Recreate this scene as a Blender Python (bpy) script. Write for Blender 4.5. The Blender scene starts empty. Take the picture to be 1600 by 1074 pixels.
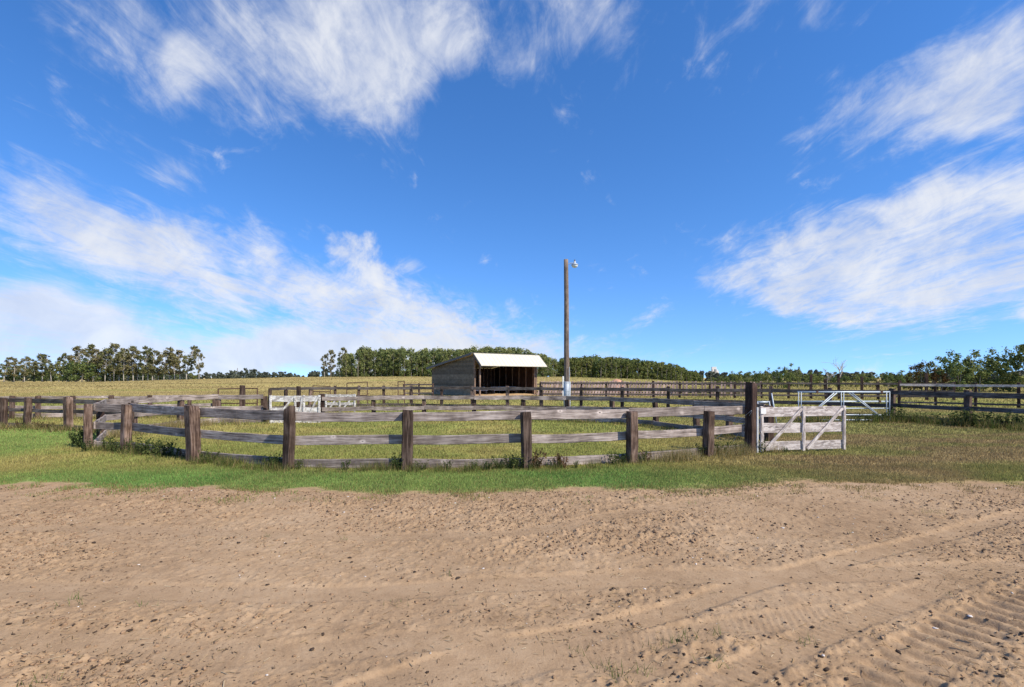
import bpy, math, random
import numpy as np
from mathutils import Vector, Matrix

# ------------------------------------------------------------------ scene, camera, world, sun
SC = bpy.context.scene
COL = SC.collection
R = math.radians
HC, FP, HZ = 1.85, 800.0, 590.0          # eye height (m), focal length and horizon row in photo pixels

cam_d = bpy.data.cameras.new('camera')
cam = bpy.data.objects.new('camera', cam_d)
COL.objects.link(cam)
cam.location = (0, 0, HC)
cam.rotation_euler = (R(90), 0, 0)
cam_d.sensor_width = 36.0
cam_d.lens = 36.0 * FP / 1600
cam_d.shift_y = (HZ - 537.0) / 1600
cam_d.clip_start = 0.05
cam_d.clip_end = 9000
SC.camera = cam

SUN_EL, SUN_AZ = 42.0, 123.0              # azimuth clockwise from +Y (view direction): behind, to the right
sd = bpy.data.lights.new('sun', 'SUN')
sd.energy = 5.0
sd.angle = R(0.53)
sd.color = (1.0, 0.92, 0.78)
sun = bpy.data.objects.new('sun', sd)
COL.objects.link(sun)
sv = Vector((math.sin(R(SUN_AZ)) * math.cos(R(SUN_EL)), math.cos(R(SUN_AZ)) * math.cos(R(SUN_EL)), math.sin(R(SUN_EL))))
sun.rotation_euler = sv.to_track_quat('Z', 'Y').to_euler()
sun.location = (20, -20, 40)

SC.view_settings.view_transform = 'Standard'
SC.view_settings.look = 'None'
SC.view_settings.exposure = 0.33
SC.view_settings.gamma = 1.0
SC.render.engine = 'CYCLES'
SC.cycles.max_bounces = 6
SC.cycles.transparent_max_bounces = 4


class NT:
    """small helper around a node tree"""
    def __init__(s, tree):
        s.t = tree
        tree.nodes.clear()

    def n(s, typ, **kw):
        nd = s.t.nodes.new(typ)
        for k, v in kw.items():
            setattr(nd, k, v)
        return nd

    def link(s, a, b):
        s.t.links.new(a, b)

    def put(s, sock, v):
        if isinstance(v, bpy.types.NodeSocket):
            s.link(v, sock)
        else:
            sock.default_value = v

    def m(s, op, a, b=None, c=None, clamp=False):
        nd = s.n('ShaderNodeMath', operation=op, use_clamp=clamp)
        for i, v in enumerate((a, b, c)):
            if v is not None:
                s.put(nd.inputs[i], v)
        return nd.outputs[0]

    def mix(s, f, a, b, blend='MIX'):
        nd = s.n('ShaderNodeMix', data_type='RGBA', blend_type=blend)
        s.put(nd.inputs[0], f)
        s.put(nd.inputs[6], a if isinstance(a, bpy.types.NodeSocket) else (*a, 1))
        s.put(nd.inputs[7], b if isinstance(b, bpy.types.NodeSocket) else (*b, 1))
        return nd.outputs[2]

    def noise(s, vec, scale, detail=4, rough=0.55, dist=0.0):
        nd = s.n('ShaderNodeTexNoise')
        s.link(vec, nd.inputs['Vector'])
        nd.inputs['Scale'].default_value = scale
        nd.inputs['Detail'].default_value = detail
        nd.inputs['Roughness'].default_value = rough
        nd.inputs['Distortion'].default_value = dist
        return nd.outputs['Fac']

    def mapping(s, vec, loc=(0, 0, 0), rot=(0, 0, 0), scale=(1, 1, 1), typ='POINT'):
        nd = s.n('ShaderNodeMapping', vector_type=typ)
        s.link(vec, nd.inputs['Vector'])
        nd.inputs['Location'].default_value = loc
        nd.inputs['Rotation'].default_value = rot
        nd.inputs['Scale'].default_value = scale
        return nd.outputs[0]

    def ss(s, x, lo, hi):
        nd = s.n('ShaderNodeMapRange', interpolation_type='SMOOTHSTEP')
        s.put(nd.inputs[0], x)
        nd.inputs[1].default_value = lo
        nd.inputs[2].default_value = hi
        return nd.outputs[0]

    def ramp(s, f, stops):
        nd = s.n('ShaderNodeValToRGB')
        el = nd.color_ramp.elements
        while len(el) < len(stops):
            el.new(0.5)
        for e, (p, c) in zip(el, stops):
            e.position = p
            e.color = (*c, 1)
        s.put(nd.inputs[0], f)
        return nd.outputs[0]


def build_world():
    w = bpy.data.worlds.new('World')
    SC.world = w
    w.use_nodes = True
    t = NT(w.node_tree)
    out = t.n('ShaderNodeOutputWorld')
    bg = t.n('ShaderNodeBackground')
    t.link(bg.outputs[0], out.inputs[0])
    bg.inputs[1].default_value = 0.1
    sky = t.n('ShaderNodeTexSky', sky_type='NISHITA')
    sky.sun_disc = False
    sky.sun_elevation = R(SUN_EL)
    sky.sun_rotation = R(SUN_AZ)
    sky.altitude = 500
    sky.air_density = 1.0
    sky.dust_density = 0.0
    sky.ozone_density = 3.0
    hs = t.n('ShaderNodeHueSaturation')
    hs.inputs['Saturation'].default_value = 1.24
    hs.inputs['Value'].default_value = 1.72
    t.link(sky.outputs[0], hs.inputs['Color'])
    skyc = t.mix(1.0, hs.outputs[0], (0.92, 0.93, 1.06), 'MULTIPLY')
    tc = t.n('ShaderNodeTexCoord')
    nrm = t.n('ShaderNodeVectorMath', operation='NORMALIZE')
    t.link(tc.outputs['Generated'], nrm.inputs[0])
    sep = t.n('ShaderNodeSeparateXYZ')
    t.link(nrm.outputs[0], sep.inputs[0])
    dx, dy, dz = sep.outputs
    az = t.m('ARCTAN2', dx, dy)
    el = t.m('ARCSINE', dz)
    cmb = t.n('ShaderNodeCombineXYZ')
    t.link(az, cmb.inputs[0])
    t.link(el, cmb.inputs[1])
    ae = cmb.outputs[0]
    sk = t.n('ShaderNodeCombineXYZ')
    t.link(dx, sk.inputs[0])
    t.link(dy, sk.inputs[1])
    t.link(t.m('ADD', t.m('MAXIMUM', dz, 0.0), 0.11), sk.inputs[2])
    t.link(sk.outputs[0], sky.inputs[0])
    # a high cloud sheet seen in perspective: streaks run away along +Y
    dzz = t.m('ADD', t.m('MAXIMUM', dz, 0.0), 0.13)
    cp = t.n('ShaderNodeCombineXYZ')
    t.link(t.m('DIVIDE', dx, dzz), cp.inputs[0])
    t.link(t.m('DIVIDE', dy, dzz), cp.inputs[1])
    plane = cp.outputs[0]
    wrp = t.n('ShaderNodeTexNoise')
    t.link(ae, wrp.inputs['Vector'])
    wrp.inputs['Scale'].default_value = 5.0
    wrp.inputs['Detail'].default_value = 6
    wm = t.n('ShaderNodeVectorMath', operation='MULTIPLY_ADD')
    t.link(wrp.outputs['Color'], wm.inputs[0])
    wm.inputs[1].default_value = (0.22, 0.16, 0)
    wm.inputs[2].default_value = (-0.11, -0.08, 0)
    wa = t.n('ShaderNodeVectorMath', operation='ADD')
    t.link(ae, wa.inputs[0])
    t.link(wm.outputs[0], wa.inputs[1])
    aew = wa.outputs[0]                      # ragged outlines for the banks
    n1 = t.noise(t.mapping(plane, (3.1, 0.7, 0), (0, 0, R(8)), (1.25, 0.55, 1)), 1.9, 10, 0.62, 0.8)
    n2 = t.noise(t.mapping(plane, (7.7, 2.2, 0), (0, 0, R(-24)), (3.0, 1.2, 1)), 3.0, 10, 0.66, 1.2)
    n3 = t.noise(ae, 9.0, 11, 0.62, 0.5)

    def ang(px, py):
        a = math.atan2(px - 800, FP)
        return a, math.atan2(HZ - py, math.hypot(FP, px - 800))

    def blob(x0, y0, x1, y1, wid, s):
        """one bank of cloud stretched between two sky directions"""
        a, b = ang(x0, y0), ang(x1, y1)
        c = ((a[0] + b[0]) / 2, (a[1] + b[1]) / 2, 0)
        L = math.hypot(b[0] - a[0], b[1] - a[1]) / 2
        th = math.atan2(b[1] - a[1], b[0] - a[0])
        mp = t.mapping(aew, c, (0, 0, th), (max(L, .01), wid / FP, 1), 'TEXTURE')
        d = t.n('ShaderNodeVectorMath', operation='DOT_PRODUCT')
        t.link(mp, d.inputs[0])
        t.link(mp, d.inputs[1])
        return t.m('MULTIPLY', t.m('EXPONENT', t.m('MULTIPLY', d.outputs['Value'], -1.0)), s)

    wispy = [(190, 20, 620, 10, 75, 0.95), (420, 60, 860, -10, 75, 0.85), (380, 180, 720, 90, 34, 0.62),
             (240, 60, 310, 130, 40, 0.55), (760, 140, 900, 30, 26, 0.42), (900, 10, 1010, 20, 36, 0.55),
             (1190, 0, 1330, 25, 35, 0.35),
             (1250, 225, 1640, 70, 36, 0.9), (1420, 228, 1680, 140, 26, 0.75), (1480, 60, 1700, 20, 40, 0.5),
             (1105, 425, 1420, 392, 26, 1.05), (1240, 425, 1720, 390, 58, 1.15), (1330, 345, 1700, 300, 28, 0.75), (1150, 440, 1640, 440, 26, 0.8),
             (1180, 462, 1290, 440, 13, 0.6), (1280, 490, 1380, 482, 11, 0.5), (1100, 372, 1300, 345, 18, 0.4),
             (1560, 492, 1640, 488, 9, 0.6), (950, 515, 1040, 500, 20, 0.42), (870, 482, 910, 494, 9, 0.5),
             (240, 262, 350, 290, 26, 0.5), (720, 422, 755, 430, 8, 0.4),
             (-60, 250, 240, 400, 46, 0.95), (120, 340, 460, 450, 52, 1.0), (360, 420, 700, 500, 48, 0.9),
             (560, 480, 860, 560, 42, 0.9)]
    tot = None
    for b in wispy:
        v = blob(*b)
        tot = v if tot is None else t.m('ADD', tot, v)
    flat = None
    for b in [(-200, 470, 260, 500, 36, 0.95), (-300, 550, 900, 565, 42, 1.15), (300, 520, 860, 545, 34, 0.7)]:
        v = blob(*b)
        flat = v if flat is None else t.m('ADD', flat, v)
    puff = None
    for b in [(500, 388, 570, 390, 18, 0.7), (530, 415, 670, 435, 26, 0.72), (440, 445, 560, 455, 20, 0.5), (730, 470, 840, 490, 22, 0.5)]:
        v = blob(*b)
        puff = v if puff is None else t.m('ADD', puff, v)
    # sky away from the view carries the same kind of broken high cloud
    away = t.m('SUBTRACT', 1.0, t.ss(dy, -0.25, 0.45))
    broad = t.noise(plane, 0.5, 3, 0.5)
    tot = t.m('ADD', tot, t.m('MULTIPLY', away, t.ss(broad, 0.45, 0.7)))
    tex = t.m('ADD', t.m('ADD', t.m('MULTIPLY', n1, 0.42), t.m('MULTIPLY', n2, 0.30)), t.m('MULTIPLY', n3, 0.28))
    s1 = t.m('ADD', t.m('MULTIPLY', t.m('SUBTRACT', tex, 0.5), 3.6), t.m('MULTIPLY', t.m('MINIMUM', tot, 1.0), 0.92))
    d1 = t.ss(s1, 0.18, 1.25)
    s2 = t.m('ADD', t.m('MULTIPLY', t.m('SUBTRACT', n3, 0.5), 2.4), t.m('MULTIPLY', puff, 0.9))
    d2 = t.m('MULTIPLY', t.ss(s2, 0.30, 0.90), 0.85)
    s3 = t.m('ADD', t.m('MULTIPLY', t.m('SUBTRACT', tex, 0.5), 2.2), flat)
    d3 = t.m('MULTIPLY', t.ss(s3, 0.10, 1.2), 0.85)
    inv = t.m('MULTIPLY', t.m('MULTIPLY', t.m('SUBTRACT', 1, t.m('MULTIPLY', d1, 0.93)), t.m('SUBTRACT', 1, t.m('MULTIPLY', d2, 0.95))), t.m('SUBTRACT', 1, d3))
    dens = t.m('SUBTRACT', 1.0, inv)
    shade = t.ss(n3, 0.3, 0.75)
    cc = t.mix(shade, (5.2, 5.6, 6.6), (7.0, 7.15, 7.5))
    fin = t.mix(dens, skyc, cc)
    t.link(fin, bg.inputs[0])
    w.cycles.sampling_method = 'MANUAL'
    w.cycles.sample_map_resolution = 512


build_world()

# ------------------------------------------------------------------ helpers
rng = np.random.default_rng(7)
random.seed(7)


def G(px, py, z=0.0):
    """photo pixel -> point on the level ground"""
    Y = (HC - z) * FP / (py - HZ)
    return (px - 800) / FP * Y, Y


def PX(px, Y):
    return (px - 800) / FP * Y


_tab = np.random.default_rng(99).random((256, 256)).astype(np.float32)


def vnoise(x, y, sc=1.0, octv=4, rough=0.5, seed=0):
    x = np.asarray(x, dtype=np.float64) * sc + seed * 17.3
    y = np.asarray(y, dtype=np.float64) * sc + seed * 5.7
    tot = 0
    amp = 1.0
    nrm = 0
    for o in range(octv):
        xi = np.floor(x).astype(np.int64)
        yi = np.floor(y).astype(np.int64)
        fx = x - xi
        fy = y - yi
        fx = fx * fx * (3 - 2 * fx)
        fy = fy * fy * (3 - 2 * fy)
        a = _tab[xi & 255, yi & 255]
        b = _tab[(xi + 1) & 255, yi & 255]
        c = _tab[xi & 255, (yi + 1) & 255]
        d = _tab[(xi + 1) & 255, (yi + 1) & 255]
        tot = tot + amp * ((a * (1 - fx) + b * fx) * (1 - fy) + (c * (1 - fx) + d * fx) * fy)
        nrm += amp
        amp *= rough
        x = x * 2.03 + 11.1
        y = y * 2.03 + 4.7
    return tot / nrm


def sst(a, b, x):
    t = np.clip((np.asarray(x, dtype=np.float64) - a) / (b - a), 0, 1)
    return t * t * (3 - 2 * t)


def H(x, y):
    """terrain height"""
    x = np.asarray(x, dtype=np.float64)
    y = np.asarray(y, dtype=np.float64)
    h = 2.0 * sst(60, 182, y) * (1 - sst(15, 75, x)) * sst(-150, -62, x)
    h = h - 1.6 * sst(235, 420, y)
    h = h + (vnoise(x, y, 0.05, 3, 0.5, 3) - 0.5) * 0.5 * sst(45, 110, y)
    return h


def Hs(x, y):
    return float(H(np.array([x]), np.array([y]))[0])


def edgeY(x):
    """where the bare yard gives way to grass"""
    xs = [-40, -12, -8.9, -5, -1.6, 1.6, 3.2, 5.0, 7.0, 9.5, 14, 40]
    ys = [9.6, 9.0, 8.75, 8.45, 8.15, 8.25, 8.5, 8.95, 9.0, 8.75, 9.0, 9.4]
    e = np.interp(x, xs, ys)
    return e + (vnoise(x, x * 0 + 3.3, 0.8, 4, 0.6, 5) - 0.5) * 0.55


def mesh_np(name, V, F, cols=None, smooth=False):
    me = bpy.data.meshes.new(name)
    V = np.asarray(V, dtype=np.float32)
    F = np.asarray(F, dtype=np.int32)
    k = F.shape[1]
    me.vertices.add(len(V))
    me.vertices.foreach_set('co', V.ravel())
    me.loops.add(F.size)
    me.loops.foreach_set('vertex_index', F.ravel())
    me.polygons.add(len(F))
    me.polygons.foreach_set('loop_start', np.arange(0, F.size, k, dtype=np.int32))
    me.polygons.foreach_set('loop_total', np.full(len(F), k, dtype=np.int32))
    if smooth:
        me.polygons.foreach_set('use_smooth', np.ones(len(F), dtype=bool))
    if cols is not None:
        at = me.attributes.new('col', 'FLOAT_COLOR', 'POINT')
        c4 = np.ones((len(V), 4), dtype=np.float32)
        c4[:, :3] = cols
        at.data.foreach_set('color', c4.ravel())
    me.update(calc_edges=True)
    return me


class MB:
    """collects boxes, beams, tubes into one mesh"""
    def __init__(s):
        s.v = []
        s.f = []

    def add(s, v, f):
        o = len(s.v)
        s.v += [tuple(p) for p in v]
        s.f += [tuple(i + o for i in q) for q in f]
        return s

    def box(s, a, b):
        (x0, y0, z0), (x1, y1, z1) = a, b
        v = [(x0, y0, z0), (x1, y0, z0), (x1, y1, z0), (x0, y1, z0), (x0, y0, z1), (x1, y0, z1), (x1, y1, z1), (x0, y1, z1)]
        return s.add(v, [(3, 2, 1, 0), (4, 5, 6, 7), (0, 1, 5, 4), (1, 2, 6, 5), (2, 3, 7, 6), (3, 0, 4, 7)])

    def beam(s, p, q, w, h, up=(0, 0, 1)):
        p, q = Vector(p), Vector(q)
        d = (q - p).normalized()
        sd_ = d.cross(Vector(up))
        if sd_.length < 1e-4:
            sd_ = d.cross(Vector((1, 0, 0)))
        sd_.normalize()
        u = sd_.cross(d)
        v = []
        for c in (p, q):
            for a, b in ((-1, -1), (1, -1), (1, 1), (-1, 1)):
                v.append(c + sd_ * (a * w / 2) + u * (b * h / 2))
        return s.add(v, [(0, 1, 2, 3), (7, 6, 5, 4), (0, 4, 5, 1), (1, 5, 6, 2), (2, 6, 7, 3), (3, 7, 4, 0)])

    def tube(s, pts, rad, n=8, cap=True):
        pts = [Vector(p) for p in pts]
        if not hasattr(rad, '__len__'):
            rad = [rad] * len(pts)
        v = []
        for i, p in enumerate(pts):
            d = (pts[min(i + 1, len(pts) - 1)] - pts[max(i - 1, 0)]).normalized()
            ref = Vector((0, 0, 1)) if abs(d.z) < 0.9 else Vector((1, 0, 0))
            a = d.cross(ref).normalized()
            b = d.cross(a)
            for k in range(n):
                t = 2 * math.pi * k / n
                v.append(p + a * (math.cos(t) * rad[i]) + b * (math.sin(t) * rad[i]))
        f = []
        for i in range(len(pts) - 1):
            for k in range(n):
                k2 = (k + 1) % n
                f.append((i * n + k, (i + 1) * n + k, (i + 1) * n + k2, i * n + k2))
        if cap:
            f.append(tuple(range(n)))
            f.append(tuple(reversed(range((len(pts) - 1) * n, len(pts) * n))))
        return s.add(v, f)

    def lathe(s, prof, n=16, at=(0, 0, 0)):
        v = []
        for r, z in prof:
            for k in range(n):
                t = 2 * math.pi * k / n
                v.append((at[0] + r * math.cos(t), at[1] + r * math.sin(t), at[2] + z))
        f = []
        for i in range(len(prof) - 1):
            for k in range(n):
                k2 = (k + 1) % n
                f.append((i * n + k, i * n + k2, (i + 1) * n + k2, (i + 1) * n + k))
        f.append(tuple(reversed(range(n))))
        f.append(tuple(range((len(prof) - 1) * n, len(prof) * n)))
        return s.add(v, f)

    def mesh(s, name, smooth=False):
        me = bpy.data.meshes.new(name)
        me.from_pydata(s.v, [], s.f)
        if smooth:
            me.polygons.foreach_set('use_smooth', [True] * len(me.polygons))
        me.update()
        return me


def obj(name, me, mat=None, parent=None, loc=(0, 0, 0), rot=(0, 0, 0)):
    if isinstance(me, MB):
        me = me.mesh(name)
    o = bpy.data.objects.new(name, me)
    COL.objects.link(o)
    if mat is not None and me is not None and len(me.materials) == 0:
        me.materials.append(mat)
    o.location = loc
    o.rotation_euler = rot
    if parent is not None:
        o.parent = parent
    return o


def thing(name, label, cat, loc=(0, 0, 0), rz=0.0, group=None):
    o = bpy.data.objects.new(name, None)
    COL.objects.link(o)
    o.empty_display_size = 0.2
    o.location = loc
    o.rotation_euler = (0, 0, rz)
    return tag(o, label, cat, group)


def tag(o, label, cat, group=None):
    o['label'] = label
    o['category'] = cat
    if group:
        o['group'] = group
    return o


def copy_tree(src, loc, rz=0.0, sc=1.0, label=None, group=None):
    c = src.copy()
    COL.objects.link(c)
    c.location = loc
    c.rotation_euler = (src.rotation_euler[0], src.rotation_euler[1], rz)
    c.scale = (sc, sc, sc) if not hasattr(sc, '__len__') else sc
    if label:
        c['label'] = label
    if group:
        c['group'] = group
    for ch in list(src.children):
        k = ch.copy()
        COL.objects.link(k)
        k.parent = c
        for g in list(ch.children):
            q = g.copy()
            COL.objects.link(q)
            q.parent = k
    return c


# ------------------------------------------------------------------ materials
def new_mat(name):
    m = bpy.data.materials.new(name)
    m.use_nodes = True
    t = NT(m.node_tree)
    out = t.n('ShaderNodeOutputMaterial')
    b = t.n('ShaderNodeBsdfPrincipled')
    t.link(b.outputs[0], out.inputs[0])
    return m, t, b, out


def local_vec(t):
    tc = t.n('ShaderNodeTexCoord')
    oi = t.n('ShaderNodeObjectInfo')
    cx = t.n('ShaderNodeCombineXYZ')
    r = oi.outputs['Random']
    t.link(t.m('MULTIPLY', r, 71.0), cx.inputs[0])
    t.link(t.m('MULTIPLY', r, 37.0), cx.inputs[1])
    t.link(t.m('MULTIPLY', r, 53.0), cx.inputs[2])
    ad = t.n('ShaderNodeVectorMath', operation='ADD')
    t.link(tc.outputs['Object'], ad.inputs[0])
    t.link(cx.outputs[0], ad.inputs[1])
    return ad.outputs[0], r


def bump(t, b, h, strength=0.4, dist=0.01):
    bp = t.n('ShaderNodeBump')
    bp.inputs['Strength'].default_value = strength
    bp.inputs['Distance'].default_value = dist
    t.link(h, bp.inputs['Height'])
    t.link(bp.outputs[0], b.inputs['Normal'])


def wood(name, dark, mid, light, axis=0, var=0.35, knots=True, rough=0.85, crack=0.6, paint=None, paint_amt=0.5):
    m, t, b, out = new_mat(name)
    vec, rnd = local_vec(t)
    sc = [14, 14, 14]
    sc[axis] = 0.8
    g = t.noise(t.mapping(vec, scale=tuple(sc)), 2.6, 8, 0.65, 0.35)
    blotch = t.noise(vec, 2.3, 4, 0.6)
    f = t.m('ADD', t.m('MULTIPLY', g, 0.62), t.m('MULTIPLY', blotch, 0.38))
    c = t.ramp(f, [(0.35, dark), (0.48, mid), (0.63, light)])
    sc2 = [34, 34, 34]
    sc2[axis] = 0.9
    cr = t.noise(t.mapping(vec, scale=tuple(sc2)), 1.2, 3, 0.6, 0.2)
    crk = t.ss(cr, 0.36, 0.30)
    crk = t.m('SUBTRACT', 1.0, t.ss(cr, 0.30, 0.38))
    c = t.mix(t.m('MULTIPLY', crk, crack), c, tuple(x * 0.22 for x in dark))
    if knots:
        sk = [3.6, 3.6, 3.6]
        sk[axis] = 2.1
        vo = t.n('ShaderNodeTexVoronoi')
        t.link(t.mapping(vec, scale=tuple(sk)), vo.inputs['Vector'])
        vo.inputs['Scale'].default_value = 1.0
        k = vo.outputs['Distance']
        kl = t.m('SUBTRACT', 1.0, t.ss(k, 0.07, 0.19))
        kd = t.m('SUBTRACT', 1.0, t.ss(k, 0.03, 0.07))
        c = t.mix(t.m('MULTIPLY', kl, 0.65), c, tuple(min(1, x * 1.35) for x in light))
        c = t.mix(t.m('MULTIPLY', kd, 0.8), c, tuple(x * 0.5 for x in dark))
    if paint is not None:
        pn = t.noise(t.mapping(vec, scale=tuple(1.0 if i == axis else 3.2 for i in range(3))), 5.5, 8, 0.7, 0.3)
        pm = t.ss(pn, 0.60 - paint_amt * 0.3, 0.70 - paint_amt * 0.3)
        c = t.mix(pm, c, paint)
    hs = t.n('ShaderNodeHueSaturation')
    t.link(c, hs.inputs['Color'])
    t.link(t.m('ADD', t.m('MULTIPLY', rnd, var), 1.0 - var * 0.5), hs.inputs['Value'])
    hs.inputs['Saturation'].default_value = 1.0
    t.link(hs.outputs[0], b.inputs['Base Color'])
    b.inputs['Roughness'].default_value = rough
    b.inputs['Specular IOR Level'].default_value = 0.25
    bump(t, b, t.m('SUBTRACT', g, t.m('MULTIPLY', crk, 0.7)), 0.6, 0.012)
    return m


def plain(name, col, rough=0.6, metal=0.0, nscale=6.0, namt=0.25, bstr=0.15, spec=0.4):
    m, t, b, out = new_mat(name)
    vec, rnd = local_vec(t)
    n = t.noise(vec, nscale, 7, 0.65)
    c = t.ramp(n, [(0.3, tuple(x * (1 - namt) for x in col)), (0.7, tuple(min(1, x * (1 + namt)) for x in col))])
    t.link(c, b.inputs['Base Color'])
    b.inputs['Roughness'].default_value = rough
    b.inputs['Metallic'].default_value = metal
    b.inputs['Specular IOR Level'].default_value = spec
    bump(t, b, n, bstr, 0.01)
    return m


def leaf_mat(name, c1, c2, c3, scale=0.5, trans=0.38, var=0.3):
    m, t, b, out = new_mat(name)
    vec, rnd = local_vec(t)
    n = t.noise(vec, scale, 3, 0.6)
    wn = t.n('ShaderNodeTexWhiteNoise', noise_dimensions='1D')
    geo = t.n('ShaderNodeNewGeometry')
    t.link(geo.outputs['Random Per Island'], wn.inputs['W'])
    f = t.m('ADD', t.m('MULTIPLY', n, 0.65), t.m('MULTIPLY', wn.outputs['Value'], 0.4))
    c = t.ramp(f, [(0.30, c1), (0.55, c2), (0.82, c3)])
    hs = t.n('ShaderNodeHueSaturation')
    t.link(c, hs.inputs['Color'])
    t.link(t.m('ADD', t.m('MULTIPLY', rnd, var), 1.0 - var * 0.5), hs.inputs['Value'])
    t.link(t.m('ADD', t.m('MULTIPLY', rnd, -0.05), 0.525), hs.inputs['Hue'])
    d = t.n('ShaderNodeBsdfDiffuse')
    tr = t.n('ShaderNodeBsdfTranslucent')
    mx = t.n('ShaderNodeMixShader')
    mx.inputs[0].default_value = trans
    t.link(hs.outputs[0], d.inputs[0])
    t.link(hs.outputs[0], tr.inputs[0])
    t.link(d.outputs[0], mx.inputs[1])
    t.link(tr.outputs[0], mx.inputs[2])
    t.link(mx.outputs[0], out.inputs[0])
    return m


def attr_leaf(name, trans=0.3):
    m, t, b, out = new_mat(name)
    at = t.n('ShaderNodeAttribute', attribute_name='col')
    d = t.n('ShaderNodeBsdfDiffuse')
    tr = t.n('ShaderNodeBsdfTranslucent')
    mx = t.n('ShaderNodeMixShader')
    mx.inputs[0].default_value = trans
    t.link(at.outputs['Color'], d.inputs[0])
    t.link(at.outputs['Color'], tr.inputs[0])
    t.link(d.outputs[0], mx.inputs[1])
    t.link(tr.outputs[0], mx.inputs[2])
    t.link(mx.outputs[0], out.inputs[0])
    return m


M = {}
M['rail'] = wood('weathered_rail', (0.055, 0.043, 0.038), (0.215, 0.172, 0.152), (0.47, 0.395, 0.355), 0, 0.4)
M['rail_shaded'] = wood('shaded_rail', (0.022, 0.018, 0.016), (0.072, 0.058, 0.052), (0.19, 0.16, 0.145), 0, 0.5)  # darker copy of the rail wood, shade put into the colour
M['post'] = wood('tie_post', (0.014, 0.008, 0.006), (0.066, 0.040, 0.029), (0.23, 0.16, 0.125), 2, 0.8, False, 0.9, 0.8)
M['post_dark'] = wood('dark_post', (0.012, 0.007, 0.006), (0.040, 0.022, 0.017), (0.13, 0.08, 0.06), 2, 0.4, False, 0.9, 0.8)
M['gate_x'] = wood('gate_board', (0.14, 0.115, 0.105), (0.34, 0.285, 0.26), (0.52, 0.455, 0.42), 0, 0.15, True, 0.85, 0.5, (0.62, 0.55, 0.51), 0.45)
M['gate_z'] = wood('gate_stile', (0.14, 0.115, 0.105), (0.34, 0.285, 0.26), (0.52, 0.455, 0.42), 2, 0.15, False, 0.85, 0.5, (0.62, 0.55, 0.51), 0.45)
M['gate_w'] = wood('white_board', (0.16, 0.14, 0.13), (0.36, 0.33, 0.31), (0.5, 0.47, 0.45), 0, 0.1, False, 0.8, 0.5, (0.66, 0.64, 0.61), 0.45)
M['slab'] = wood('slab_board', (0.10, 0.065, 0.055), (0.29, 0.20, 0.17), (0.48, 0.36, 0.31), 2, 0.6, False)
M['plank'] = wood('shed_plank', (0.08, 0.064, 0.042), (0.18, 0.145, 0.10), (0.29, 0.24, 0.175), 0, 0.8, False)
M['stud'] = wood('shed_stud', (0.07, 0.042, 0.028), (0.21, 0.135, 0.095), (0.38, 0.27, 0.20), 2, 0.4, False)
M['shade_wall'] = wood('shed_shaded_board', (0.014, 0.007, 0.005), (0.042, 0.021, 0.015), (0.085, 0.05, 0.036), 2, 0.3, False)  # reddish boards with the shed's interior shade darkened into the colour
M['pole'] = wood('pole_wood', (0.055, 0.038, 0.03), (0.15, 0.11, 0.085), (0.28, 0.215, 0.17), 2, 0.2, False)
M['galv'] = plain('galvanised_steel', (0.40, 0.45, 0.50), 0.5, 0.3, 9.0, 0.12, 0.05)
M['sleeve'] = plain('pole_sleeve_metal', (0.44, 0.47, 0.50), 0.55, 0.2, 5.0, 0.18, 0.05)
M['rust'] = plain('rusty_pipe', (0.085, 0.04, 0.028), 0.8, 0.0, 12.0, 0.4, 0.2)
M['roof'] = plain('cream_metal_roof', (0.56, 0.52, 0.425), 0.55, 0.0, 1.2, 0.05, 0.03)
M['trim'] = plain('roof_trim', (0.10, 0.095, 0.09), 0.6)
M['white'] = plain('white_paint', (0.74, 0.73, 0.70), 0.6, 0, 8, 0.12)
M['glass'] = plain('lamp_glass', (0.72, 0.74, 0.72), 0.25, 0, 8, 0.05)
M['straw'] = plain('straw_bed', (0.44, 0.29, 0.15), 0.95, 0, 7, 0.35, 0.6)
M['boulder'] = plain('pink_boulder', (0.50, 0.27, 0.17), 0.9, 0, 2.2, 0.3, 0.5)
M['concrete'] = plain('elevator_concrete', (0.62, 0.60, 0.57), 0.9, 0, 0.1, 0.08, 0.0)
M['clod'] = plain('soil_clod', (0.27, 0.175, 0.108), 0.98, 0, 25.0, 0.5, 0.5, 0.1)
M['dung'] = plain('dark_clod', (0.06, 0.04, 0.028), 0.95, 0, 30.0, 0.4, 0.5, 0.15)
M['pebble'] = plain('pale_pebble', (0.55, 0.50, 0.46), 0.8, 0, 20.0, 0.2)
M['straw_bits'] = plain('straw_bits', (0.50, 0.36, 0.20), 0.9, 0, 15, 0.3, 0.0)
M['blade'] = attr_leaf('grass_blade', 0.38)
M['aspen_leaf'] = leaf_mat('aspen_leaf', (0.10, 0.10, 0.044), (0.215, 0.205, 0.092), (0.36, 0.31, 0.145), 0.45)
M['wood_leaf'] = leaf_mat('woodland_leaf', (0.092, 0.12, 0.045), (0.205, 0.24, 0.088), (0.34, 0.345, 0.14), 0.5)
M['wood_leaf2'] = leaf_mat('right_wood_leaf', (0.085, 0.11, 0.04), (0.19, 0.22, 0.072), (0.32, 0.315, 0.115), 0.35)
M['shrub_leaf'] = leaf_mat('shrub_leaf', (0.075, 0.105, 0.036), (0.165, 0.205, 0.068), (0.30, 0.305, 0.11), 0.8)
M['rust_leaf'] = leaf_mat('rust_leaf', (0.055, 0.035, 0.015), (0.14, 0.095, 0.035), (0.26, 0.17, 0.055), 0.8)
M['weed_leaf'] = leaf_mat('weed_leaf', (0.035, 0.05, 0.018), (0.085, 0.11, 0.038), (0.17, 0.19, 0.07), 6.0)
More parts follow.
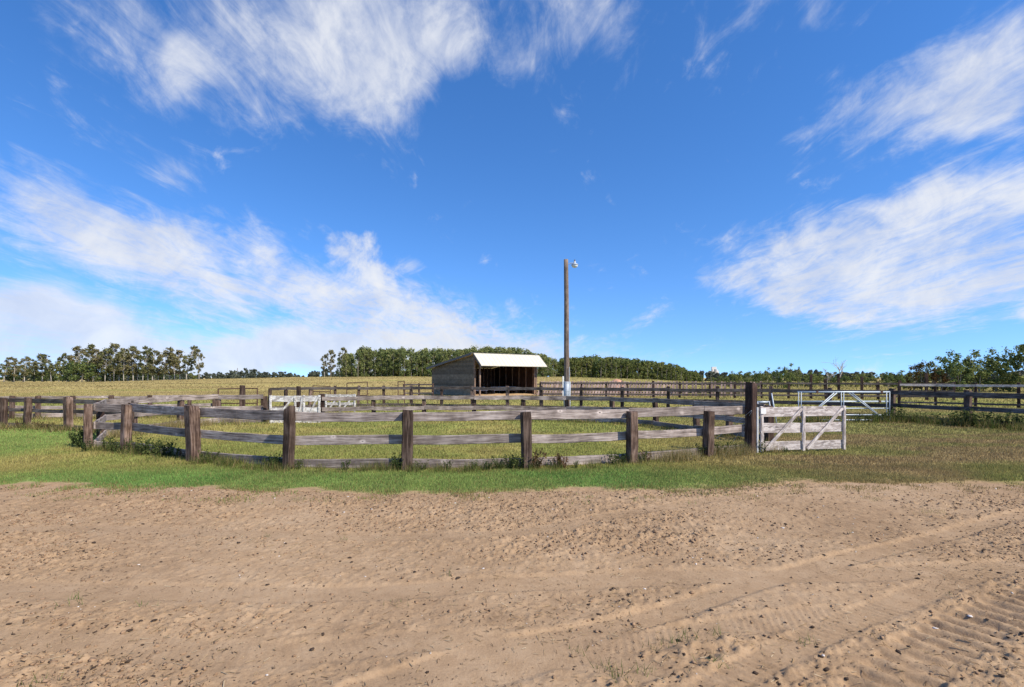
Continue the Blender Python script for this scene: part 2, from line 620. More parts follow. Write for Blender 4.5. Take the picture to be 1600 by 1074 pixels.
M['weed_rust'] = leaf_mat('weed_rust', (0.06, 0.036, 0.022), (0.14, 0.085, 0.045), (0.24, 0.17, 0.09), 6.0)
M['hazed_leaf'] = leaf_mat('hazed_leaf', (0.07, 0.085, 0.066), (0.115, 0.13, 0.095), (0.17, 0.18, 0.13), 0.05, 0.2)  # haze of distance put into the leaf colour as a blue tint
M['bark_pale'] = wood('pale_bark', (0.16, 0.14, 0.12), (0.42, 0.38, 0.33), (0.60, 0.55, 0.48), 2, 0.3, False)
M['bark'] = wood('grey_bark', (0.08, 0.065, 0.052), (0.22, 0.19, 0.155), (0.38, 0.34, 0.28), 2, 0.3, False)


def ground_mat():
    m, t, b, out = new_mat('pasture_ground')
    tc = t.n('ShaderNodeTexCoord')
    v = tc.outputs['Object']
    at = t.n('ShaderNodeAttribute', attribute_name='col')
    n1 = t.noise(v, 9.0, 6, 0.7)
    n2 = t.noise(v, 0.7, 5, 0.65)
    f = t.m('ADD', t.m('MULTIPLY', n1, 0.6), t.m('MULTIPLY', n2, 0.4))
    mul = t.ramp(f, [(0.30, (0.50, 0.53, 0.5)), (0.70, (1.4, 1.36, 1.25))])
    c = t.mix(1.0, at.outputs['Color'], mul, 'MULTIPLY')
    t.link(c, b.inputs['Base Color'])
    b.inputs['Roughness'].default_value = 1.0
    b.inputs['Specular IOR Level'].default_value = 0.0
    bump(t, b, n1, 0.7, 0.05)
    return m


def dirt_mat():
    m, t, b, out = new_mat('dry_soil')
    tc = t.n('ShaderNodeTexCoord')
    v = tc.outputs['Object']
    big = t.noise(v, 0.55, 5, 0.6)
    mid = t.noise(v, 5.0, 6, 0.65)
    fine = t.noise(v, 55.0, 6, 0.7)
    grit = t.noise(v, 190.0, 3, 0.7)
    f = t.m('ADD', t.m('ADD', t.m('MULTIPLY', big, 0.40), t.m('MULTIPLY', mid, 0.33)), t.m('MULTIPLY', fine, 0.27))
    c = t.ramp(f, [(0.33, (0.215, 0.138, 0.080)), (0.50, (0.35, 0.236, 0.142)), (0.66, (0.44, 0.315, 0.203))])
    sp = t.m('SUBTRACT', 1.0, t.ss(t.noise(t.mapping(v, scale=(0.6, 1, 1)), 42.0, 4, 0.7), 0.32, 0.40))
    pm = t.ss(mid, 0.36, 0.56)
    c = t.mix(t.m('MULTIPLY', t.m('MULTIPLY', sp, pm), 0.75), c, (0.13, 0.082, 0.055))
    t.link(c, b.inputs['Base Color'])
    b.inputs['Roughness'].default_value = 1.0
    b.inputs['Specular IOR Level'].default_value = 0.05
    h = t.m('ADD', t.m('MULTIPLY', fine, 0.75), t.m('MULTIPLY', grit, 0.25))
    bump(t, b, h, 0.7, 0.012)
    return m


M['ground'] = ground_mat()
M['dirt'] = dirt_mat()


# ------------------------------------------------------------------ ground colours
def C3(*c):
    return np.array(c)


def grass_col(x, y):
    """colour of the turf itself: mown green strip, yellower pen, olive right, tawny pasture"""
    x = np.asarray(x, dtype=np.float64)
    y = np.asarray(y, dtype=np.float64)
    n1 = vnoise(x, y, 0.35, 4, 0.6, 1)[..., None]
    n2 = vnoise(x, y, 1.7, 3, 0.6, 2)[..., None]
    nf = vnoise(x * 0.35, y, 0.13, 5, 0.65, 8)[..., None]
    green = C3(0.175, 0.285, 0.078) * (0.75 + 0.5 * n2)
    yellow = C3(0.37, 0.315, 0.115) * (0.75 + 0.5 * n2)
    ygreen = C3(0.265, 0.275, 0.085) * (0.8 + 0.4 * n2)
    olive = C3(0.235, 0.22, 0.082) * (0.75 + 0.5 * n2)
    brown = C3(0.29, 0.215, 0.11) * (0.8 + 0.4 * n2)
    field = C3(0.39, 0.305, 0.135) * (0.45 + 1.1 * nf)
    far = C3(0.50, 0.39, 0.20)
    # inside the pen
    pen = sst(9.6, 11.2, y + 0.02 * x * x * 0.3)[..., None]
    c = green + (ygreen - green) * pen
    yl = sst(0.38, 0.62, n1)
    c = c + (yellow - c) * yl * (0.25 + 0.6 * pen)
    # right-hand side: olive and brown worn turf
    rt = sst(2.0, 6.5, x - 0.18 * (y - 9))[..., None] * (1 - sst(24, 34, y))[..., None]
    ol = olive + (brown - olive) * sst(0.42, 0.62, vnoise(x * 0.4, y * 1.3, 0.5, 4, 0.6, 12))[..., None]
    ol = ol + (ygreen * 0.9 - ol) * sst(0.52, 0.7, vnoise(x * 0.5, y, 0.4, 3, 0.5, 13))[..., None] * 0.7
    c = c + (ol - c) * rt
    # left lawn outside the pen stays green up to the fence
    lt = (sst(-11.0, -12.8, x) * (1 - sst(17.0, 19.5, y)))[..., None]
    c = c + (green * 1.12 + 0.25 * (ygreen - green) - c) * lt * 0.75
    # pasture
    ff = sst(30, 58, y + 4 * (n1[..., 0] - 0.5))[..., None] * (1 - 0.45 * sst(8, 24, x)[..., None])
    fieldc = field + (C3(0.27, 0.26, 0.085) - field) * sst(0.55, 0.75, nf) * 0.8
    c = c + (fieldc - c) * ff
    soil = (1 - sst(-0.1, 0.55, (y - edgeY(x)) + (vnoise(x, y, 2.6, 3, 0.6, 71) - 0.5) * 1.0))[..., None]
    c = c + (C3(0.36, 0.24, 0.155) - c) * soil
    fr = sst(235, 330, y)[..., None]
    c = c + (far - c) * fr
    return c


def axis_lines(segs):
    out = [segs[0][0]]
    for a, b, step in segs:
        n = max(1, int(round((b - a) / step)))
        out += list(np.linspace(a, b, n + 1)[1:])
    return np.array(out)


def grid_mesh(name, xs, ys, zf, colf=None, smooth=True):
    X, Y = np.meshgrid(xs, ys)
    Z = zf(X, Y)
    V = np.stack([X, Y, Z], -1).reshape(-1, 3)
    nx, ny = len(xs), len(ys)
    idx = np.arange(nx * ny).reshape(ny, nx)
    F = np.stack([idx[:-1, :-1], idx[:-1, 1:], idx[1:, 1:], idx[1:, :-1]], -1).reshape(-1, 4)
    cols = colf(X, Y).reshape(-1, 3) if colf else None
    return mesh_np(name, V, F, cols, smooth)


def ground_z(X, Y):
    e = edgeY(X)
    z = H(X, Y) + (vnoise(X, Y, 1.3, 3, 0.5, 21) - 0.5) * 0.05 * (1 - sst(40, 60, Y))
    return z - 0.09 * (1 - sst(-0.18, 0.10, Y - e))


gx = axis_lines([(-4000, -600, 200), (-600, -200, 20), (-200, -60, 4), (-60, -24, 0.9), (-24, 24, 0.14), (24, 60, 0.9), (60, 200, 4), (200, 600, 20), (600, 4000, 200)])
gy = axis_lines([(-60, -4, 4), (-4, 7.6, 0.8), (7.6, 13, 0.08), (13, 26, 0.16), (26, 62, 0.6), (62, 240, 3), (240, 700, 20), (700, 5000, 250)])
go = obj('ground', grid_mesh('ground', gx, gy, ground_z, grass_col), M['ground'])
go['kind'] = 'structure'

# ------------------------------------------------------------------ bare yard with tyre tracks
def poly_dist(X, Y, pts):
    """distance to a polyline and running length along it"""
    best = np.full(X.shape, 1e9)
    s_at = np.zeros(X.shape)
    sgn = np.zeros(X.shape)
    run = 0.0
    for (ax, ay), (bx, by) in zip(pts[:-1], pts[1:]):
        L = math.hypot(bx - ax, by - ay)
        ux, uy = (bx - ax) / L, (by - ay) / L
        t = np.clip((X - ax) * ux + (Y - ay) * uy, 0, L)
        qx, qy = ax + ux * t, ay + uy * t
        d = np.hypot(X - qx, Y - qy)
        k = d < best
        best = np.where(k, d, best)
        s_at = np.where(k, run + t, s_at)
        sgn = np.where(k, (X - ax) * (-uy) + (Y - ay) * ux, sgn)
        run += L
    return best, s_at, sgn


def smooth_poly(pp, n=8):
    P = [G(*p) for p in pp]
    P = [P[0]] + P + [P[-1]]
    out = []
    for i in range(1, len(P) - 2):
        for k in range(n):
            t = k / n
            o = []
            for c in range(2):
                a, b, d, e = P[i - 1][c], P[i][c], P[i + 1][c], P[i + 2][c]
                o.append(0.5 * (2 * b + (d - a) * t + (2 * a - 5 * b + 4 * d - e) * t * t + (3 * b - a - 3 * d + e) * t ** 3))
            out.append(tuple(o))
    out.append(P[-2])
    return out


# (pixel path, half width m, depth m, tread pitch m, tread height m, slant)
TRACKS = [
    (smooth_poly([(1760, 765), (1600, 803), (1400, 856), (1250, 893), (1100, 936), (980, 972), (800, 1012), (560, 1080)]), 0.15, 0.020, 0.055, 0.0035, 0.5),
    (smooth_poly([(-300, 905), (0, 922), (300, 928), (560, 928), (800, 912), (1000, 902), (1250, 900), (1450, 893), (1700, 880)]), 0.19, 0.014, 0.07, 0.002, 0.4),
    (smooth_poly([(1300, 960), (1100, 985), (900, 1020), (700, 1074), (560, 1120)]), 0.16, 0.012, 0.06, 0.0035, -0.5),
    (smooth_poly([(1600, 878), (1500, 905), (1380, 950), (1300, 985), (1180, 1040), (1080, 1100)]), 0.14, 0.010, 0.075, 0.010, 0.25),
    (smooth_poly([(1680, 915), (1560, 960), (1480, 1000), (1400, 1060), (1330, 1130)]), 0.21, 0.014, 0.165, 0.042, 0.15),
    (smooth_poly([(-200, 830), (200, 826), (500, 838), (800, 832), (1000, 800), (1200, 770), (1500, 765)]), 0.16, 0.008, 0.1, 0.0, 0.0),
    (smooth_poly([(-200, 1010), (100, 1000), (400, 1022), (700, 1005), (1000, 1045)]), 0.17, 0.009, 0.06, 0.002, 0.4),
]


def dirt_h(X, Y):
    rough = (vnoise(X, Y, 0.8, 3, 0.5, 31) - 0.5) * 0.06
    patch = sst(0.40, 0.62, vnoise(X * 0.7, Y, 0.75, 3, 0.55, 32))
    n = vnoise(X, Y, 9.0, 4, 0.6, 33)
    lump = (n - 0.5) * 0.022 + np.maximum(n - 0.57, 0) * 0.13 * patch
    n2 = vnoise(X, Y, 21.0, 3, 0.6, 34)
    lump = lump * 0.7 + (n2 - 0.5) * 0.010 + np.maximum(n2 - 0.58, 0) * 0.085 * (0.45 + 0.75 * patch)
    n3 = vnoise(X + 0.3 * Y, Y - 0.3 * X, 36.0, 2, 0.5, 35)
    lump = lump + np.maximum(n3 - 0.58, 0) * 0.075 * (0.5 + 0.7 * patch)
    z = rough + lump * 0.82
    flat = np.zeros(X.shape)
    for pts, w, dep, pitch, th, sl in TRACKS:
        d, s, g = poly_dist(X, Y, pts)
        wv = w * (0.92 + 0.16 * vnoise(X, Y, 3.0, 2, 0.5, 40))
        ins = 1 - sst(wv * 0.75, wv * 1.08, d)
        berm = np.exp(-((d - wv * 1.18) / (w * 0.22)) ** 2)
        z = z * (1 - 0.85 * ins) + rough * 0.85 * ins
        z = z - dep * 0.8 * ins + 0.9 * dep * berm * np.maximum(0, vnoise(X, Y, 7, 3, 0.6, 41) - 0.35)
        if th > 0:
            if th > 0.02:
                ph = (s + np.abs(g) * sl * 0.9 * np.sign(g) + 0.02 * (vnoise(X, Y, 6, 2, .5, 44) - .5)) / pitch
                wave = np.clip(np.sin(2 * math.pi * ph) * 1.6, -1, 1)
                wave = wave * (0.1 + 1.5 * vnoise(X, Y, 5.0, 3, 0.6, 42)) + (vnoise(X, Y, 14.0, 3, 0.6, 45) - 0.5) * 0.9
            else:
                ph = (s + g * sl + 0.05 * (vnoise(X, Y, 2.5, 3, .5, 47) - .5)) / pitch
                wave = np.sin(2 * math.pi * ph) * (0.3 + 1.3 * sst(.35, .65, vnoise(X, Y, 2.0, 2, 0.5, 43)))
            z = z + th * 0.5 * wave * ins
        flat = np.maximum(flat, ins)
    e = edgeY(X)
    z = z * (1 - 0.5 * sst(-0.6, 0.1, Y - e)) - 0.12 * sst(-0.02, 0.45, Y - e)
    return z, flat, patch


dx_ = axis_lines([(-40, -13, 0.5), (-13, -9, 0.05), (-9, -6, 0.028), (-6, 6, 0.0165), (6, 9, 0.028), (9, 13, 0.05), (13, 40, 0.5)])
dy_ = axis_lines([(-14, 1.8, 0.4), (1.8, 2.8, 0.05), (2.8, 4.2, 0.013), (4.2, 6, 0.019), (6, 10.4, 0.034)])
yard = obj('dirt_yard', grid_mesh('dirt_yard', dx_, dy_, lambda X, Y: dirt_h(X, Y)[0]), M['dirt'])
yard['kind'] = 'structure'


# loose clods, dung, pebbles, straw: nobody could count them
def ico():
    p = (1 + 5 ** .5) / 2
    v = np.array([(-1, p, 0), (1, p, 0), (-1, -p, 0), (1, -p, 0), (0, -1, p), (0, 1, p), (0, -1, -p), (0, 1, -p), (p, 0, -1), (p, 0, 1), (-p, 0, -1), (-p, 0, 1)], float)
    v /= np.linalg.norm(v[0])
    f = np.array([(0, 11, 5), (0, 5, 1), (0, 1, 7), (0, 7, 10), (0, 10, 11), (1, 5, 9), (5, 11, 4), (11, 10, 2), (10, 7, 6), (7, 1, 8), (3, 9, 4), (3, 4, 2), (3, 2, 6), (3, 6, 8), (3, 8, 9), (4, 9, 5), (2, 4, 11), (6, 2, 10), (8, 6, 7), (9, 8, 1)])
    return v, f


IV, IF = ico()


def scatter_lumps(name, n, smin, smax, mat, patchy, seed, power=3.0, squash=0.6, region=(-9.2, 9.2, 2.4, 8.9)):
    r = np.random.default_rng(seed)
    x0, x1, y0, y1 = region
    X = r.uniform(x0, x1, n * 12)
    Y = y0 + (y1 - y0) * r.random(n * 12) ** 1.15
    z, flat, patch = dirt_h(X, Y)
    cl = sst(0.38, 0.66, vnoise(X * 0.6, Y, 1.1, 3, 0.6, 50 + seed))
    p = (1 - 0.75 * flat) * (0.10 + 0.9 * (np.sqrt(patch * cl) if patchy else cl ** 0.5)) * 0.6
    keep = (r.random(len(X)) < p) & (Y < edgeY(X) + 0.1) & (np.abs(X) < Y * 1.12 + 0.8)
    X, Y, z = X[keep][:n], Y[keep][:n], z[keep][:n]
    k = len(X)
    s = smin + (smax - smin) * r.random(k) ** power
    V = IV[None] * (1 + 0.5 * (r.random((k, 12, 1)) - 0.5) * 2)
    V = V * np.stack([s * r.uniform(0.8, 1.5, k), s * r.uniform(0.7, 1.1, k), s * squash * r.uniform(0.7, 1.1, k)], -1)[:, None]
    a = r.uniform(0, 6.283, k)
    ca, sa = np.cos(a)[:, None], np.sin(a)[:, None]
    W = np.empty_like(V)
    W[..., 0] = V[..., 0] * ca - V[..., 1] * sa + X[:, None]
    W[..., 1] = V[..., 0] * sa + V[..., 1] * ca + Y[:, None]
    W[..., 2] = V[..., 2] + z[:, None] + (s * squash * 0.35)[:, None]
    F = (IF[None] + (np.arange(k) * 12)[:, None, None]).reshape(-1, 3)
    o = obj(name, mesh_np(name, W.reshape(-1, 3), F, None, False), mat)
    o['kind'] = 'stuff'
    return o


tag(scatter_lumps('soil_clods', 20000, 0.003, 0.017, M['clod'], True, 1, 2.6, 0.75), 'brown soil clods strewn over the bare yard', 'soil clods')
tag(scatter_lumps('dark_clods', 9000, 0.002, 0.018, M['dung'], True, 2, 4.5, 0.5), 'small dark clods and dung crumbs scattered on the bare yard', 'dung')
tag(scatter_lumps('pebbles', 420, 0.004, 0.017, M['pebble'], False, 3, 4.0), 'pale pebbles scattered on the bare yard', 'pebbles')


def litter(name, label, cat, n, seed, lo, hi, cols, wid):
    r = np.random.default_rng(seed)
    X = r.uniform(-9, 9, n * 5)
    Y = 2.4 + 6.4 * r.random(n * 5) ** 1.25
    cl = sst(0.40, 0.66, vnoise(X * 0.5, Y, 1.0, 4, 0.6, 60 + seed % 3))
    keep = (r.random(len(X)) < 0.12 + 0.88 * cl) & (np.abs(X) < Y * 1.12 + 0.5) & (Y < edgeY(X) + 0.2)
    X, Y = X[keep][:n], Y[keep][:n]
    z, fl, pt = dirt_h(X, Y)
    k = len(X)
    L = lo + (hi - lo) * r.random(k) ** 2.2
    a = r.uniform(0, 6.283, k)
    tilt = r.uniform(-0.1, 0.4, k)
    w = wid * r.uniform(0.6, 1.4, k)
    ux, uy = np.cos(a), np.sin(a)
    P = np.stack([X, Y, z + 0.005 + 0.25 * np.abs(tilt) * L], -1)
    D = np.stack([ux, uy, tilt], -1) * (L / 2)[:, None]
    S = np.stack([-uy, ux, 0 * ux], -1) * w[:, None]
    U = np.stack([0 * ux, 0 * ux, w], -1)
    V = np.stack([P - D - S, P - D + S, P - D + U, P + D - S, P + D + S, P + D + U], 1)
    F = np.array([(0, 1, 4, 3), (1, 2, 5, 4), (2, 0, 3, 5)])
    F = (F[None] + (np.arange(k) * 6)[:, None, None]).reshape(-1, 4)
    c = np.array(cols)[r.integers(0, len(cols), k)] * r.uniform(0.7, 1.25, (k, 1))
    o = obj(name, mesh_np(name, V.reshape(-1, 3), F, np.repeat(c[:, None], 6, 1).reshape(-1, 3)), M['blade'])
    o['kind'] = 'stuff'
    tag(o, label, cat)


litter('straw_litter', 'loose straw bits lying on the bare yard', 'straw', 6500, 11, 0.010, 0.08, [(0.55, 0.42, 0.25), (0.46, 0.33, 0.18), (0.62, 0.52, 0.36), (0.38, 0.25, 0.13)], 0.0019)
litter('plant_litter', 'dark shredded plant crumbs and twig bits lying on the bare yard', 'litter', 8000, 12, 0.006, 0.040, [(0.10, 0.065, 0.042), (0.15, 0.10, 0.062), (0.20, 0.13, 0.085), (0.06, 0.042, 0.03)], 0.0018)



# ------------------------------------------------------------------ grass blades
def blades(name, X, Y, hgt, wid, col, lean=0.45, zoff=None, seed=0):
    r = np.random.default_rng(seed)
    k = len(X)
    z = ground_z(X, Y) if zoff is None else zoff
    a = r.uniform(0, 6.283, k)
    b = r.uniform(0, 6.283, k)
    l = r.random(k) * lean * hgt
    V = np.empty((k, 3, 3))
    V[:, 0] = np.stack([X - np.cos(a) * wid / 2, Y - np.sin(a) * wid / 2, z - 0.006], -1)
    V[:, 1] = np.stack([X + np.cos(a) * wid / 2, Y + np.sin(a) * wid / 2, z - 0.006], -1)
    V[:, 2] = np.stack([X + np.cos(b) * l, Y + np.sin(b) * l, z + hgt], -1)
    F = np.arange(3 * k).reshape(-1, 3)
    cc = np.repeat(col[:, None], 3, 1).reshape(-1, 3)
    o = obj(name, mesh_np(name, V.reshape(-1, 3), F, cc), M['blade'])
    o['kind'] = 'stuff'
    return o


def turf(name, n, y0, y1, h, w, seed, label, xpad=1.5, pw=1.0, x_lim=1.12):
    r = np.random.default_rng(seed)
    Y = y0 + (y1 - y0) * r.random(n) ** pw
    X = r.uniform(-1, 1, n) * (Y * x_lim + xpad)
    e = edgeY(X)
    # grass thins out over the edge of the yard in ragged tufts
    tf = vnoise(X, Y, 2.6, 3, 0.6, 71)
    d = Y - e
    bare = sst(0.56, 0.68, vnoise(X * 0.5, Y * 1.6, 0.8, 3, 0.55, 77)) * sst(3.0, 6.0, X) * (1 - sst(0.3, 1.6, d))
    p = sst(-0.10, 0.45, d + (tf - 0.5) * 1.3) * (1 - 0.9 * bare)
    p = np.maximum(p, 0.34 * sst(0.48, 0.66, tf) * sst(-1.1, 0.0, d))
    keep = r.random(n) < p
    X, Y, tf = X[keep], Y[keep], tf[keep]
    k = len(X)
    ch = vnoise(X, Y, 1.1, 3, 0.6, 72)
    hh = h * (0.45 + 0.75 * r.random(k)) * (0.55 + 0.9 * ch)
    ww = w * (0.7 + 0.6 * r.random(k))
    c = grass_col(X, np.maximum(Y, edgeY(X) + 0.9))
    c = c * (0.62 + 0.75 * r.random((k, 1)))
    dd = Y - edgeY(X)
    dry = (r.random(k) < 0.10 + 0.55 * (1 - sst(-0.1, 0.5, dd)))[:, None]
    c = np.where(dry, C3(0.33, 0.25, 0.11) * (0.7 + 0.5 * r.random((k, 1))), c)
    z = ground_z(X, Y)
    dz = dirt_h(X, Y)[0] if y0 < 10 else z - 1
    z = np.maximum(z, dz)
    o = blades(name, X, Y, hh, ww, c, 0.6, z, seed + 1)
    tag(o, label, 'grass')


turf('mown_grass', 260000, 7.4, 10.8, 0.046, 0.0115, 101, 'short green grass between the bare yard and the oval pen')
turf('pen_grass', 150000, 10.8, 17.0, 0.058, 0.018, 102, 'yellow green grass inside and beside the oval pen')
turf('paddock_grass', 120000, 17.0, 31.0, 0.075, 0.034, 103, 'yellow green grass of the small paddocks behind the pen')
turf('pasture_grass', 90000, 31.0, 75.0, 0.10, 0.080, 104, 'tawny pasture grass around the open shed')
turf('tall_pasture_grass', 50000, 75.0, 200.0, 0.15, 0.24, 105, 'tawny tall pasture grass on the low rise before the woods', 4)

# ------------------------------------------------------------------ fence timber
def rail_mesh(L, h, t, seed):
    r = random.Random(seed)
    n = max(3, int(L / 0.45) + 1)
    c = 0.006
    sec = [(-t / 2 + c, -h / 2), (t / 2 - c, -h / 2), (t / 2, -h / 2 + c), (t / 2, h / 2 - c), (t / 2 - c, h / 2), (-t / 2 + c, h / 2), (-t / 2, h / 2 - c), (-t / 2, -h / 2 + c)]
    bow = r.uniform(-0.016, 0.016)
    v = []
    for i in range(n):
        u = i / (n - 1)
        dz = -abs(bow) * math.sin(math.pi * u) * 1.3 + r.uniform(-0.004, 0.004)
        dyy = r.uniform(-0.003, 0.003)
        sh = 1 + r.uniform(-0.03, 0.03)
        for (yy, zz) in sec:
            v.append(((u - 0.5) * L, yy + dyy, zz * sh + dz))
    f = []
    for i in range(n - 1):
        for k in range(8):
            k2 = (k + 1) % 8
            f.append((i * 8 + k, (i + 1) * 8 + k, (i + 1) * 8 + k2, i * 8 + k2))
    f.append(tuple(range(8)))
    f.append(tuple(reversed(range((n - 1) * 8, n * 8))))
    return MB().add(v, [tuple(reversed(q)) for q in f])


def post_mesh(w, d, h, seed, slant=None, depth=0.35):
    r = random.Random(seed)
    c = 0.018
    sec = [(-w / 2 + c, -d / 2), (w / 2 - c, -d / 2), (w / 2, -d / 2 + c), (w / 2, d / 2 - c), (w / 2 - c, d / 2), (-w / 2 + c, d / 2), (-w / 2, d / 2 - c), (-w / 2, -d / 2 + c)]
    zs = [-depth, 0.0, h * 0.3, h * 0.62, h * 0.9, h]
    if slant is None:
        slant = (r.uniform(-0.12, 0.12), r.uniform(-0.12, 0.12))
    v = []
    for i, z in enumerate(zs):
        g = 1 + r.uniform(-0.05, 0.04) - (0.05 if i == 5 else 0)
        ox, oy = r.uniform(-0.005, 0.005), r.uniform(-0.005, 0.005)
        for (xx, yy) in sec:
            jx, jy = r.uniform(-0.004, 0.004), r.uniform(-0.004, 0.004)
            zz = z
            if i == 5:
                zz = z + slant[0] * xx + slant[1] * yy + r.uniform(-0.008, 0.008)
            v.append((xx * g + ox + jx, yy * g + oy + jy, zz))
    f = []
    for i in range(len(zs) - 1):
        for k in range(8):
            k2 = (k + 1) % 8
            f.append((i * 8 + k, i * 8 + k2, (i + 1) * 8 + k2, (i + 1) * 8 + k))
    f.append(tuple(reversed(range(8))))
    f.append(tuple(range((len(zs) - 1) * 8, len(zs) * 8)))
    return MB().add(v, f)


_seed = [1000]


def sd_next():
    _seed[0] += 1
    return _seed[0]


def fence(root, pts, rails, side, rail_mat, post_mat, w=0.19, d=0.2, gaps=(), thick=0.05, closed=False, jitter=0.02, lean=0.02, rng_s=5):
    """pts: (x, y, height[, width]); rails: (z centre, height); side: +1 puts rails left of the walking direction"""
    r = random.Random(rng_s)
    ox, oy, oz = root.location
    n = len(pts)
    for i, p in enumerate(pts):
        a = pts[max(i - 1, 0)]
        b = pts[min(i + 1, n - 1)]
        ang = math.atan2(b[1] - a[1], b[0] - a[0])
        ww = p[3] if len(p) > 3 and p[3] else w
        pm = post_mesh(ww * r.uniform(0.9, 1.08), d * (ww / w) * r.uniform(0.92, 1.06), p[2], sd_next(), p[5] if len(p) > 5 else None)
        z = Hs(p[0], p[1])
        mt = p[4] if len(p) > 4 and p[4] else post_mat
        obj('post', pm, mt, root, (p[0] - ox, p[1] - oy, z - oz), (r.gauss(0, lean), r.gauss(0, lean), ang + r.uniform(-0.08, 0.08)))
    for i in range(n - 1):
        if i in gaps:
            continue
        (x0, y0), (x1, y1) = pts[i][:2], pts[i + 1][:2]
        L = math.hypot(x1 - x0, y1 - y0)
        ux, uy = (x1 - x0) / L, (y1 - y0) / L
        nx, ny = -uy * side, ux * side
        off = d / 2 + thick / 2 + 0.004
        for j, rl in enumerate(rails):
            zc, hh = rl[0], rl[1]
            z0 = zc + r.uniform(-jitter, jitter) + Hs(x0, y0)
            z1 = zc + r.uniform(-jitter, jitter) + Hs(x1, y1)
            LL = L - 0.012
            m = rail_mesh(math.hypot(LL, z1 - z0), hh * r.uniform(0.92, 1.06), thick, sd_next())
            pit = math.atan2(z1 - z0, L)
            o2 = off + (0.004 if i % 2 else 0)
            obj('rail', m, rl[2] if len(rl) > 2 else rail_mat, root, ((x0 + x1) / 2 + nx * o2 - ox, (y0 + y1) / 2 + ny * o2 - oy, (z0 + z1) / 2 - oz), (0, -pit, math.atan2(uy, ux)))
    return root


def pp(px, yb, h, w=None, mat=None, slant=None):
    x, y = G(px, yb)
    return (x, y, h, w, mat, slant)


# ---- the oval pen: near side from the tall gate post round the left to the old gate, then the far side
near = [pp(1172, 708, 1.72, 0.20, M['post_dark']), pp(1106, 714, 1.07), pp(987, 724, 1.12), pp(823, 732, 1.14), pp(636, 735, 1.2),
        pp(451, 734, 1.24, None, None, (-0.55, 0.1)), pp(303, 720, 1.22, 0.215), pp(196, 703, 1.15), pp(138, 701, 1.16, 0.18), pp(157, 683, 1.12, 0.19, M['post_dark']),
        pp(209, 674, 1.1), pp(281, 664.5, 1.08), pp(341, 661.5, 1.1), pp(413, 660.5, 1.08, 0.22)]
pen = thing('pen_fence', 'weathered oval pen fence of grey plank rails on squared brown tie posts', 'fence', (near[4][0], near[4][1], 0))
RP = [(1.065, 0.195), (0.585, 0.19), (0.105, 0.19)]
fence(pen, near, RP, -1, M['rail'], M['post'])
far = [pp(503, 660, 1.16, 0.2, M['post_dark']), pp(584, 658, 1.05), pp(663, 657, 1.05), pp(741, 657, 1.05), pp(818, 657, 1.05), pp(886, 658, 1.04), pp(957, 661, 1.06),
       pp(1025, 666, 1.06), pp(1089, 674, 1.05), pp(1139, 680, 1.05), pp(1201, 691, 1.05, 0.2, M['post_dark'])]
fence(pen, far, [(0.985, 0.17), (0.545, 0.17), (0.12, 0.17)], -1, M['rail'], M['post'], w=0.17, d=0.18, rng_s=6)
tallp = pp(374, 657, 1.5, 0.2)
obj('post', post_mesh(0.2, 0.2, 1.5, 71), M['post'], pen, (tallp[0] - near[4][0], tallp[1] + 0.25 - near[4][1], 0), (0, 0, 0.2))
tallp = pp(462, 657, 1.46, 0.16)
obj('post', post_mesh(0.16, 0.16, 1.46, 72), M['post'], pen, (tallp[0] - near[4][0], tallp[1] + 0.3 - near[4][1], 0), (0, 0, 0.1))

# ---- second fence line behind the pen
back_pts = [pp(421, 641, 1.22), pp(446, 640, 1.2), pp(484, 638, 1.2), pp(523, 637, 1.33), pp(559, 636.5, 1.35), pp(600, 636, 1.33), pp(643, 636, 1.33), pp(690, 637, 1.3), pp(738, 637.5, 1.33), pp(793, 638.5, 1.33),
            pp(846, 639.5, 1.36), pp(908, 641, 1.33), pp(972, 642.5, 1.32), pp(1044, 644.5, 1.38), pp(1121, 646.5, 1.4), pp(1205, 648.5, 1.42), pp(1296, 651.5, 1.36), pp(1393, 656, 1.36, 0.22), pp(1512, 664, 1.35, 0.22), pp(1640, 673, 1.34, 0.22), pp(1790, 684, 1.34, 0.22)]
bf = thing('paddock_fence', 'long dark three rail fence running behind the oval pen past the galvanised gate', 'fence', (back_pts[9][0], back_pts[9][1], 0))
fence(bf, back_pts, [(1.2, 0.17), (0.64, 0.17), (0.14, 0.16)], -1, M['rail_shaded'], M['post'], w=0.17, d=0.18, rng_s=8, thick=0.045)

# ---- left fences
lf = [(*G(209, 674)[:2], 1.08)]
lf = [pp(-190, 668, 1.1), pp(-130, 668.5, 1.1), pp(-62, 668.5, 1.1), pp(6, 669, 1.1), pp(42, 669.5, 1.12), pp(107, 673.5, 1.18, 0.21), pp(203, 676.5, 1.0)]
f2 = thing('lawn_fence', 'dark plank fence meeting the oval pen beside the green lawn', 'fence', (lf[3][0], lf[3][1], 0))
fence(f2, lf, [(1.01, 0.15), (0.66, 0.13), (0.10, 0.17)], 1, M['rail_shaded'], M['post'], w=0.18, d=0.18, rng_s=9)
lb = [pp(-150, 657, 1.0), pp(-96, 656.5, 1.0), pp(-38, 656, 1.02), pp(18, 655.5, 1.04), pp(59, 655, 1.03), pp(114, 654, 1.02), pp(172, 653, 1.03), pp(234, 652, 1.02), pp(296, 651, 1.02), pp(335, 650, 1.05)]
f3 = thing('pale_rail_fence', 'bleached pale rail fence behind the lawn fence beside the tawny pasture', 'fence', (lb[3][0], lb[3][1], 0))
fence(f3, lb, [(0.95, 0.12), (0.52, 0.15), (0.16, 0.18)], 1, M['rail'], M['post'], w=0.16, d=0.16, rng_s=10)

